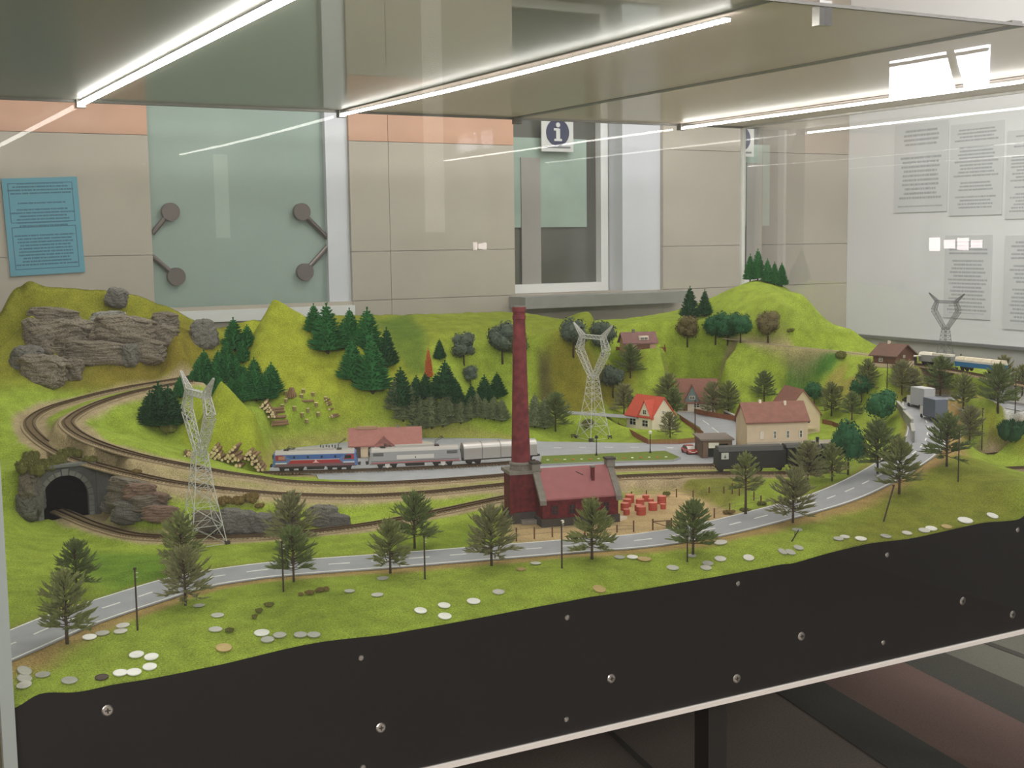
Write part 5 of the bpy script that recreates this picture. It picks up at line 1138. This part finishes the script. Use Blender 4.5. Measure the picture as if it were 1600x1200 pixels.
M3=Matrix.Rotation(R(90),3,'Y'); q=MB().lathe([(.0125,0),(.0125,L-TL-.055),(.0145,L-TL-.054),(.0145,L-TL-.036),(.011,L-TL-.034)],20); q.v=[tuple(M3@Vector(x)+Vector((TL+.037,0,.033))) for x in q.v]; q.obj('boiler',blk,t)
for x,hh,rr in((L-.027,.017,.0042),(TL+.07,.009,.005),(TL+.052,.007,.004)): MB().lathe([(rr,0),(rr*.85,hh*.7),(rr*1.05,hh)],14,(x,0,.043)).obj('dome' if hh<.012 else 'funnel',blk,t)
MB().box(((TL+L)/2,0,.017),(L-TL-.01,.028,.006)).obj('running_board',blk,t)
for k in range(3):
    for s in(-1,1): MB().bar((TL+.02+.022*k,s*.0068,.009),(TL+.02+.022*k,s*.0094,.009),.009,18).obj('driving_wheel',wheel_m,t)
for k in range(4):
    for s in(-1,1): MB().bar((.014+(TL-.03)/3*k,s*.0068,.0062),(.014+(TL-.03)/3*k,s*.0094,.0062),.0062,14).obj('tender_wheel',wheel_m,t)
# coaches at the far end
a,b=P(1497,580,.19),P(1568,592,.183); d=b-a; L=float(np.hypot(*d[:2])); t=thing('railway_coach','white and blue model coach with cream roof panels at the far end','coach',(a[0],a[1],ZL+.188+.0062),math.atan2(d[1],d[0]))
MB().box((L/2,0,.02),(L,.03,.014)).obj('body',mat('coach_blue',(44,110,160),.4),t); MB().box((L/2,0,.030),(L,.0304,.006)).obj('window_band',mat('coach_white',(214,214,208),.5),t)
for k in range(5): MB().prism([(-.0155,.033),(.0155,.033),(.011,.041),(-.011,.041)],L/5*k+.0012,L/5*(k+1)-.0012,'x').obj('roof_panel',mat('coach_roof',(224,214,192),.6),t)
bogies(t,L,(L*.2,L*.8),.02)
a,b=P(1440,571,.196),P(1490,578,.191); d=b-a; L=float(np.hypot(*d[:2])); t=thing('railway_wagon','small grey and white wagon between the wooden station and the coach','wagon',(a[0],a[1],ZL+.193+.0062),math.atan2(d[1],d[0])); MB().box((L/2,0,.022),(L,.03,.02)).obj('body',mat('wagon_grey',(150,152,152),.5),t); MB().prism([(-.0155,.032),(.0155,.032),(.010,.040),(-.010,.040)],0,L*.4,'x').obj('roof',winf,t); MB().box((L*.7,0,.035),(L*.5,.026,.006)).obj('load',winf,t); bogies(t,L,(L*.2,L*.8),.018)
# ------------------------------------------------------------------ road vehicles
tyre=mat('tyre',(28,28,28),.8)
def wheels(t,xs,W2,r=.0036):
    for x in xs:
        for s in(-1,1): MB().bar((x,s*(W2-.002),r),(x,s*(W2+.0005),r),r,14).obj('wheel',tyre,t)
p=P(1077,708,.0327); t=thing('car','small red car on the street in front of the kiosk','car',p,R(-105)); t.scale=(1.2,1.2,1.2); cr=mat('car_red',(176,46,38),.3,coat=.5); W2=.0105; Lc=.047
MB().prism([(-Lc/2,.003),(Lc/2,.003),(Lc/2,.0085),(Lc*.3,.0105),(-Lc*.42,.0115),(-Lc/2,.009)],-W2,W2,'y').obj('body',cr,t); MB().prism([(-Lc*.42,.0112),(Lc*.26,.0104),(Lc*.08,.0168),(-Lc*.28,.0168)],-W2*.86,W2*.86,'y').obj('cabin',pane_m,t); MB().prism([(-Lc*.27,.0162),(Lc*.07,.0162),(Lc*.05,.0176),(-Lc*.24,.0176)],-W2*.84,W2*.84,'y').obj('roof',cr,t)
MB().prism([(Lc*.26,.0107),(Lc*.27,.0112),(Lc*.1,.0167),(Lc*.09,.0162)],-W2*.8,W2*.8,'y').obj('windscreen',mat('windscreen_pale',(206,200,196),.2),t)
for s in(-1,1): MB().box((Lc/2,s*W2*.7,.0072),(.0014,.004,.0022)).obj('headlamp',winf,t)
MB().box((Lc/2,0,.0052),(.001,.009,.0022)).obj('number_plate',winf,t); wheels(t,(-Lc*.3,Lc*.3),W2)
def lorry(label,u,v,z,ang,col,L=.085,W2=.019,h=.05):
    p=P(u,v,z); t=thing('lorry',label,'lorry',p,ang); bm=mat('lorry_'+str(col[0]),col,.5)
    MB().box((L*.5,0,.008+h/2),(L*.72,2*W2,h)).obj('cargo_box',bm,t); MB().box((L*.5,0,.008+h+.0006),(L*.70,2*W2-.002,.0012)).obj('box_roof',mat('lorry_roof_%d'%col[0],tuple(min(255,x+35) for x in col),.5),t)
    MB().box((L*.5-L*.36-.0004,0,.008+h/2),(.0012,2*W2-.003,h-.004)).obj('tail_door',mat('lorry_door_%d'%col[0],tuple(x+8 for x in col),.5),t)
    MB().prism([(L*.87,.006),(L*1.08,.006),(L*1.08,.02),(L*1.05,.032),(L*.87,.034)],-W2*.95,W2*.95,'y').obj('cab',mat('lorry_cab',(206,204,200),.4),t); MB().box((L*1.065,0,.0255),(.006,W2*1.7,.008)).obj('windscreen',pane_m,t)
    MB().box((L*.5,0,.0065),(L*1.0,W2*1.3,.004)).obj('chassis',under,t); wheels(t,(L*.22,L*.36,L*.95),W2,.0055)
dir_road=lambda u,v,z,u2,v2,z2: math.atan2(*(P(u2,v2,z2)-P(u,v,z))[[1,0]])
lorry('dark slate grey box lorry at the road top, the nearer of two',1474,659,.093,R(70),(92,100,114),.095)
lorry('pale grey box lorry standing just ahead of the dark one',1456,640,.103,R(78),(172,174,180),.09)
p=P(1418,628,.106); t=thing('car','small dark car beside the bridge parapet','car',p,R(75)); dk_=mat('car_dark',(58,62,64),.35); MB().prism([(-.02,.003),(.02,.003),(.02,.008),(.008,.0095),(-.02,.0095)],-.0095,.0095,'y').obj('body',dk_,t); MB().prism([(-.018,.0095),(.009,.0095),(.003,.015),(-.014,.015)],-.0082,.0082,'y').obj('cabin',pane_m,t); wheels(t,(-.012,.012),.0095,.0034)
# ------------------------------------------------------------------ pylons
lat=mat('pylon_lattice',(196,196,192),.5,.1)
def lattice(mb,a,b,wa,wb_,n,r):
    """square lattice between two centres"""
    a=Vector(a); b=Vector(b); d=(b-a).normalized(); x=d.cross(Vector((1,0,0))).normalized() if abs(d.x)<.9 else d.cross(Vector((0,1,0))).normalized(); y=d.cross(x); prev=None
    for k in range(n+1):
        q=k/n; c=a+(b-a)*q; w_=wa+(wb_-wa)*q; ring=[c+(x*sx+y*sy)*w_ for sx,sy in((1,1),(1,-1),(-1,-1),(-1,1))]
        if prev:
            for i in range(4):
                mb.bar(prev[i],ring[i],r,4,None,False); j=(i+1)%4; mb.bar(prev[i],ring[j],r*.62,3,None,False); mb.bar(prev[j],ring[i],r*.62,3,None,False)
        for i in range(4): mb.bar(ring[i],ring[(i+1)%4],r*.62,3,None,False)
        prev=ring
def pylon(label,p,H,rz,lat=lat):
    t=thing('lattice_pylon',label,'pylon',p,rz); s=H/.34; r=.0011*s
    leg=MB(); lattice(leg,(0,0,.0),(0,0,.115*s),.036*s,.019*s,3,r); leg.obj('lower_tower',lat,t)
    m_=MB(); lattice(m_,(0,0,.115*s),(0,0,.185*s),.019*s,.0115*s,4,r); m_.obj('middle_tower',lat,t)
    for sg in(-1,1):
        q=MB(); lattice(q,(0,sg*.006*s,.18*s),(0,sg*.066*s,.262*s),.0065*s,.009*s,5,r*.9); q.obj('fork_arm',lat,t)
        q=MB(); lattice(q,(0,sg*.066*s,.262*s),(0,sg*.05*s,.302*s),.009*s,.006*s,3,r*.9); q.obj('neck',lat,t)
        q=MB(); lattice(q,(0,sg*.05*s,.302*s),(0,sg*.095*s,.338*s),.006*s,.0012*s,4,r*.9); q.obj('horn',lat,t)
    q=MB(); lattice(q,(0,-.054*s,.300*s),(0,.054*s,.300*s),.0055*s,.0055*s,6,r*.9); q.obj('cross_beam',lat,t)
    for sx in(-1,1):
        for sy in(-1,1): MB().box((sx*.036*s,sy*.036*s,.001),(.009*s,.009*s,.01)).obj('foot_block',mat('foot_block',(70,64,58),.9),t)
    return t
p=G(318,848); pylon('tall grey lattice pylon standing over the low track near the tunnel',p,.345,R(4))
p=G(927,684); pylon('grey lattice pylon behind the street beside the chimney',p,.335,R(4))
p=G(1476,577); pylon('distant pale lattice pylon behind the lorries at the far end',p,.235,R(4),mat('pylon_grey',(112,114,116),.5))
# ------------------------------------------------------------------ small things
coin_ms={'s':mat('coin_silver',(206,204,198),.4,.25,noise=.12,scale=300),'w':mat('coin_bright',(236,236,232),.35,.15),'g':mat('coin_dull',(176,176,168),.45,.25,noise=.15,scale=300),'y':mat('coin_brass',(186,162,104),.4,.3,noise=.1,scale=300),'d':mat('coin_copper_dark',(72,54,40),.5,.3)}
def coin_mesh(k):
    m_=MB().lathe([(.47,0),(.5,.012),(.5,.075),(.47,.088),(.435,.088),(.425,.074),(.02,.074)],28).mesh('coin',coin_ms[k])
    q=MB()
    return m_
cm={k:coin_mesh(k) for k in coin_ms}
# raised mark on the coin face: a crest-like boss with a small bar
bm_={k:MB().lathe([(.2,.072),(.2,.082),(.12,.086)],12).box((0,-.3,.078),(.3,.05,.012)).mesh('coin_relief',coin_ms[k]) for k in coin_ms}
COINS=[(38,1050,'g',.021,'grey coin at the corner post, topmost of three in a column'),(38,1061.5,'g',.021,'grey coin at the corner post, middle of three in a column'),(38,1072,'s',.021,'silver coin at the corner post, lowest of three in a column'),
(67,1056,'g',.021,'dull grey coin next to the column of three at the corner post'),(108.5,1065,'g',.0225,'dull grey coin alone between corner column and dark coin'),(159,1060,'d',.0195,'dark copper coin near the front edge'),
(188,1053,'w',.021,'bright coin partly under its neighbour near the front edge'),(209.5,1052,'w',.0215,'bright coin overlapping its neighbour near the front edge'),(234,1043.5,'w',.0205,'bright coin just above the overlapping pair at the edge'),
(213.5,1024.5,'w',.022,'bright coin of a touching pair in the corner grass, farther from pole'),(236.6,1028,'w',.021,'silver coin of a touching pair in the corner grass, lower right one'),
(140,997,'w',.0215,'shiny coin at the soil edge near the corner pine, first of four'),(160,991,'g',.021,'grey coin at the soil edge near the corner pine, second of four'),(192,979,'s',.021,'silver coin at the soil edge beside the dark pole, upper one'),(188.5,988,'s',.021,'silver coin at the soil edge beside the dark pole, lower one'),
(70,967.6,'g',.02,'pale coin lying on the road edge behind the corner pine'),(311,947.7,'g',.019,'grey coin beside the trunk of the pine before the pylon'),(340,963,'s',.0205,'silver coin in the grass, upper of two by the low green bush'),(336.7,985,'s',.021,'silver coin in the grass beside the low green bush'),(349.5,1014,'y',.0245,'tan brass coin near the front edge'),
(409,990.6,'w',.024,'large bright white coin above a grey cluster'),(418,1001,'g',.0205,'grey coin directly below the large bright one'),(437,994,'g',.0205,'grey coin just right of the large bright one'),(469.5,993.5,'g',.0205,'grey coin of a side by side pair, left one'),(490.5,993.5,'g',.0205,'grey coin of a side by side pair, right one'),
(546,925,'g',.018,'small coin half sunk in grass beside the brown bushes'),(589.6,931,'s',.0205,'silver coin in the grass below the round pine'),(598,905,'g',.0205,'grey coin at the trunk foot of the round pine'),(657,955.6,'w',.021,'bright coin leftmost of the loose front middle group'),(694,947.5,'w',.021,'bright coin upper of two in line in the front middle group'),(695,964.4,'w',.0225,'bright coin lower of two in line in the front middle group'),(740,941,'w',.023,'bright white coin second from the right in the front middle group'),(779,926.4,'s',.021,'silver coin rightmost of the front middle group'),
(837,881.5,'s',.0205,'silver coin on the soil strip before the chimney'),(814,890.6,'y',.018,'thin brass coin seen edge on in the grass'),(936,922,'y',.0235,'brass coin alone near the front edge'),(968,872,'g',.0205,'grey coin leftmost of three touching coins'),(988,871.7,'w',.021,'bright coin middle of three touching coins'),(1006.5,875,'y',.026,'brass coin rightmost of three touching coins'),
(1051,888.5,'s',.0225,'silver coin in the grass below the yard gate pine'),(1081,869.6,'g',.017,'grey coin behind the thin pole by the yard gate pine'),(1106,881.5,'g',.021,'grey coin upper of an overlapping pair'),(1103,888.5,'s',.021,'silver coin lower of an overlapping pair'),(1125.5,874.5,'s',.0225,'silver coin right of the overlapping pair'),(1169.6,872.8,'s',.021,'silver coin alone near the edge beyond the overlapping pair'),(1125.5,849,'s',.0275,'large silver coin on the soil strip beside the road'),(875,861,'g',.017,'thin coin lying on the road beside the lamp pole'),
(1222.5,863,'g',.019,'grey coin leftmost of three at the edge below the road pine'),(1235,864,'g',.0195,'grey coin middle of three at the edge below the road pine'),(1247.6,857,'g',.0195,'grey coin upper of three at the edge below the road pine'),(1245.7,829,'g',.021,'grey coin leaning by the twig below the road pine'),(1310,843,'g',.0205,'grey coin left one of an overlapping edge pair'),(1320,840,'s',.0195,'silver coin right one of an overlapping edge pair'),(1345,843,'w',.023,'bright coin at the edge beyond the overlapping pair'),(1384,839,'g',.022,'dull tilted coin at the edge among the grass'),
(1417,834,'s',.0205,'silver coin next to the overlapping bright pair at the far front'),(1444,830,'s',.0235,'silver coin left of the bright pair at the far front'),(1455,827,'w',.0235,'bright coin of the pair at the far front'),(1479,824,'y',.0215,'brass centred coin at the far front'),(1508,814.5,'w',.031,'largest bright white coin at the far front'),(1550.6,807,'w',.0245,'bright coin last along the front edge'),
(1228,808,'s',.021,'silver coin on the road beside the road pine'),(1362,766,'g',.019,'thin grey coin on the road before the bend'),(1375,732,'w',.018,'white coin on the road at the bend')]
for u,v,k,dm,l in COINS:
    p=G(u,v); o=thing('coin',l,'coin',p+np.array([0,0,.0012]),random.random()*6.28,'loose coins thrown onto the front of the model')
    o.scale=(dm,dm,dm); e=.006
    nx=(gz(p[0]+e,p[1])-gz(p[0]-e,p[1]))/(2*e); ny=(gz(p[0],p[1]+e)-gz(p[0],p[1]-e))/(2*e); nrm=Vector((-nx,-ny,1)).normalized(); q=Vector((0,0,1)).rotation_difference(nrm)
    o.rotation_mode='QUATERNION'; from mathutils import Quaternion
    o.rotation_quaternion=q@Quaternion((0,0,1),random.random()*6.28)
    link('disc',cm[k],o); link('relief',bm_[k],o)
# timber
log_m=mat('log_bark',(132,104,76),.85,noise=.25,scale=300); cut_m=mat('log_cut',(222,202,158),.8,noise=.1,scale=300)
lm=MB().bar((-.5,0,0),(.5,0,0),.075,9).mesh('log_body',log_m); lc=MB().bar((-.505,0,0),(-.5,0,0),.07,9).bar((.5,0,0),(.505,0,0),.07,9).mesh('log_ends',cut_m)
def log(p,rz,L,label,group,rx=0):
    o=thing('log',label,'log',p,rz,group); o.scale=(L,L*1.05,L*1.05); o.rotation_euler=(0,rx,rz); link('bark',lm,o); link('cut_faces',lc,o); return o
def log_pile(u0,u1,v0,v1,ang,L,rows,label,group):
    """stacked rows of logs, each row resting in the gaps of the one below"""
    p=G((u0+u1)/2,v1-2); s=scale_at(p); n=max(3,min(9,int((u1-u0)*s/(L*.19)))); rr=L*.079; ax=np.array([math.cos(ang),math.sin(ang),0]); sd=np.array([-math.sin(ang),math.cos(ang),0]); sd=sd if sd@r0>0 else -sd
    for r_ in range(rows):
        m_=n-r_
        for k in range(max(m_,1)):
            q=p+sd*((k-(m_-1)/2)*rr*2.05)+ax*random.uniform(-.08,.08)*L; z=max(gz(q[0],q[1]),p[2]-.01)+rr+r_*rr*1.75; log((q[0],q[1],z),ang+R(random.uniform(-5,5)),L*random.uniform(.92,1.08),label,group,0)
log_pile(324,356,690,718,R(62),.052,5,'split log in the stacked timber pile behind the tall pylon','timber pile behind the pylon')
log_pile(350,388,692,724,R(55),.056,6,'split log in the upper half of the timber heap left of the locomotive','timber pile by the locomotive')
log_pile(380,418,698,730,R(60),.052,5,'split log in the lower half of the timber heap next to the locomotive buffers','timber heap at the buffers')
log_pile(285,305,694,716,R(80),.036,3,'log in the small pile seen through the pylon lattice','timber pile inside the pylon lattice')
log_pile(404,436,626,648,R(66),.046,5,'pale log in the upper clearing pile below the firs','upper clearing timber pile')
log_pile(420,450,645,660,R(0),.046,2,'long log lying in the lower clearing pile','lower clearing timber pile')
log_pile(508,530,632,648,R(40),.032,2,'log in the bundle at the clearing edge','clearing edge timber bundle')
st_b=MB().lathe([(.62,-.2),(.5,.1),(.46,.8)],10).mesh('stump_body',mat('stump_bark',(128,116,72),.9,noise=.2,scale=300)); st_t=MB().lathe([(.5,.72),(.48,.86)],10).mesh('stump_cut',cut_m)
for i,(u,v) in enumerate(sorted([(446,616),(474,613),(471,621),(447,628),(489,618),(509,625),(494,634),(441,637),(460,640),(481,643),(472,650),(497,649),(479,660)])):
    p=G(u,v); o=thing('tree_stump','pale topped stump, %s from the left in the clearing below the peak'%ORD[i],'stump',p,random.random()*6,'stumps in the clearing'); o.scale=(.0105,.0105,.0115); link('bark',st_b,o); link('cut_top',st_t,o)
o=log(G(478,630)+np.array([0,0,.006]),R(-15),.046,'dark fallen log between the clearing stumps',None)
p=G(456,620); t=thing('wood_stack','conical stack of upright split logs in the clearing','wood stack',p)
for k in range(14): an=k*.45; MB().bar((.014*math.cos(an),.014*math.sin(an),-.002),(.004*math.cos(an),.004*math.sin(an),.026),.0024,6).obj('split_log',log_m,t)
# red drums
dr_m=mat('drum_red',(180,78,62),.6,noise=.1,scale=100); dr_t=mat('drum_top',(212,128,112),.65)
db=MB().lathe([(.5,0),(.5,.3),(.53,.32),(.53,.36),(.5,.38),(.5,.66),(.53,.68),(.53,.72),(.5,.74),(.5,1.0)],16).mesh('drum_body',dr_m); dt_=MB().lathe([(.52,1.0),(.52,1.05),(.46,1.05),(.45,1.02)],16).mesh('drum_lid',dr_t)
for i,(u,v,s) in enumerate(sorted([(984,785,14),(980,791,13),(976,797,13),(979,804,10),(1000,791,13),(997,798,11),(1002,804,15),(1009,783,11),(1017,787,9),(1020,797,14),(1034,787,14),(1036,795,9)])):
    p=G(u,v); w_=s*scale_at(p); o=thing('red_drum','red drum in the factory yard, %s counted from the boiler house'%ORD[i],'drum',p,0,'red drums in the factory yard'); o.scale=(w_,w_,w_*.85); link('body',db,o); link('lid',dt_,o)
MB_ws=MB().box((0,0,.003),(.026,.018,.006)).mesh('slab',wht); o=link('white_slab',MB_ws,None,G(969,812),R(20)); tag(o,'flat white slab lying at the boiler house corner','slab')
# poles and lamps
pole_m=mat('pole_dark',(58,46,36),.7)
def pole(u,v,vt,label,lean=(0,0),head=None,r=.0016):
    p=G(u,v); h=z_at(u,vt,p)-(p[2]-ZL); t=thing('thin_pole',label,'pole',p); tip=np.array([lean[0],lean[1],h]); MB().bar((0,0,-.004),tip,r,8,r*.8).obj('shaft',pole_m,t); MB().lathe([(r*1.5,0),(r*1.5,.003)],8,tuple(tip-np.array([0,0,.002]))).obj('cap',pole_m,t)
    for k in(.93,.86): MB().bar(tip*k+np.array([0,0,0]),tip*k+np.array([.004,-.002,.0]),.0007,5).obj('hook',mat('hook_pale',(190,188,180),.5),t)
    if head=='lamp': MB().lathe([(.001,0),(.0035,.002),(.003,.006),(.001,.007)],10,(0.002,0,h-.004)).obj('lamp_head',winf,t)
pole(215,985,888,'dark thin pole on the front grass between corner pine and pylon pine'); pole(443,925,846,'dark thin pole beside the roadside pine below the rocks'); pole(664,905,838,'dark thin pole with pale tip before the second road pine pair'); pole(878,888,815,'dark thin lamp pole on the grass before the boiler house',head='lamp'); pole(1074,878,838,'dark thin pole at the yard gate pine')
pole(1086,692,626,'brown pole at the street edge inside the brown fence'); pole(1497,753,674,'dark pole on the bank beside the bend pine'); pole(1534,702,638,'dark pole on the far bank slope'); pole(1586,646,586,'thin pole in front of the white patch'); pole(1386,606,566,'thin pole beside the wooden station'); pole(1511,600,553,'thin slanting pole before the coach',lean=(-.03,.0))
p=G(1380,815); q=P(1402,766,.075); t=thing('thin_pole','leaning dark pole propped below the bend pine','pole',p); dq=np.array([.028,.0,.072]); MB().bar((0,0,-.003),tuple(dq),.0018,8).obj('shaft',pole_m,t); MB().lathe([(.0026,0),(.0026,.003)],8,tuple(dq)).obj('cap',pole_m,t)
p=G(1236,846); t=thing('twig','dark bent twig standing in the front grass below the road pine','twig',p); MB().bar((0,0,-.002),(.016,-.004,.022),.0016,6,.001).bar((.008,-.002,.011),(.006,-.004,.02),.001,5,.0006).obj('stem',pole_m,t)
def lamp(u,v,vt,label,globe):
    p=P(u,v,.036); h=z_at(u,vt,p)-.036; t=thing('street_lamp',label,'street lamp',p); bk=mat('lamp_black',(26,26,26),.5); MB().lathe([(.0036,0),(.0036,.002),(.0018,.006),(.0013,.012),(.0011,h-.009)],10).obj('post',bk,t)
    if globe: MB().lathe([(.0012,h-.009),(.0042,h-.008),(.0046,h-.002),(.0034,h)],12).obj('globe',winf,t)
    else: MB().lathe([(.0012,h-.009),(.0050,h-.006),(.0052,h-.005),(.0012,h)],12).obj('shade',bk,t)
lamp(932,712,680,'black street lamp with dark hood on the flower bed',False); lamp(1016,708,673,'black street lamp with pale square head on the flower bed',True)
# flower bed
fb=[P(u,v,.036) for u,v in((846,713),(940,709),(1040,705),(1063,715),(1052,719),(940,722),(843,726))]; t=thing('flower_bed','long green flower bed with kerb in the street before the train','flower bed',fb[0]); o0=fb[0]
MB().prism([(q[0]-o0[0],q[1]-o0[1]) for q in fb],-.004,.001,'z').obj('turf',mat('bed_turf',(104,122,40),.95,noise=.15,scale=300,bump=.5),t)
for a,b in zip(fb,fb[1:]+fb[:1]): c=(a+b)/2-o0; MB().box((c[0],c[1],-.001),(float(np.linalg.norm((b-a)[:2])),.003,.005),math.atan2(b[1]-a[1],b[0]-a[0])).obj('kerb',mat('kerb_stone',(150,150,148),.8),t)
fl_w=mat('flower_white',(222,222,196),.7); fl_o=mat('flower_orange',(200,112,62),.7)
fmw=MB(); 
for k in range(5): an=k*1.26; fmw.lathe([(.0004,0),(.0017,.001),(.0012,.0022),(.0002,.0026)],7,(.0022*math.cos(an),.0022*math.sin(an),0))
fme=[fmw.mesh('flower',fl_w),fmw.mesh('flower',fl_o)]
for k in range(15):
    q=P(856+13.2*k,719.5-.35*k,.037)-o0; link('flower',fme[k%2],t,q)
# garden benches in the grass beside the street
for u,v,l in((896,684,'small dark bench in the grass, left of three'),(925,691,'small dark bench in the grass, middle and lowest of three'),(953,686,'small dark bench in the grass, right of three')):
    p=G(u,v); t=thing('garden_bench',l,'bench',p,R(-20),'benches by the street'); bd=mat('bench_dark',(74,66,58),.8)
    for y in(-.002,.001): MB().box((0,y,.0055),(.014,.0022,.001)).obj('seat_slat',bd,t)
    MB().box((0,.0032,.0085),(.014,.001,.003)).obj('backrest',bd,t)
    for x in(-.005,.005): MB().box((x,0,.0025),(.0012,.005,.0055)).obj('leg',bd,t)
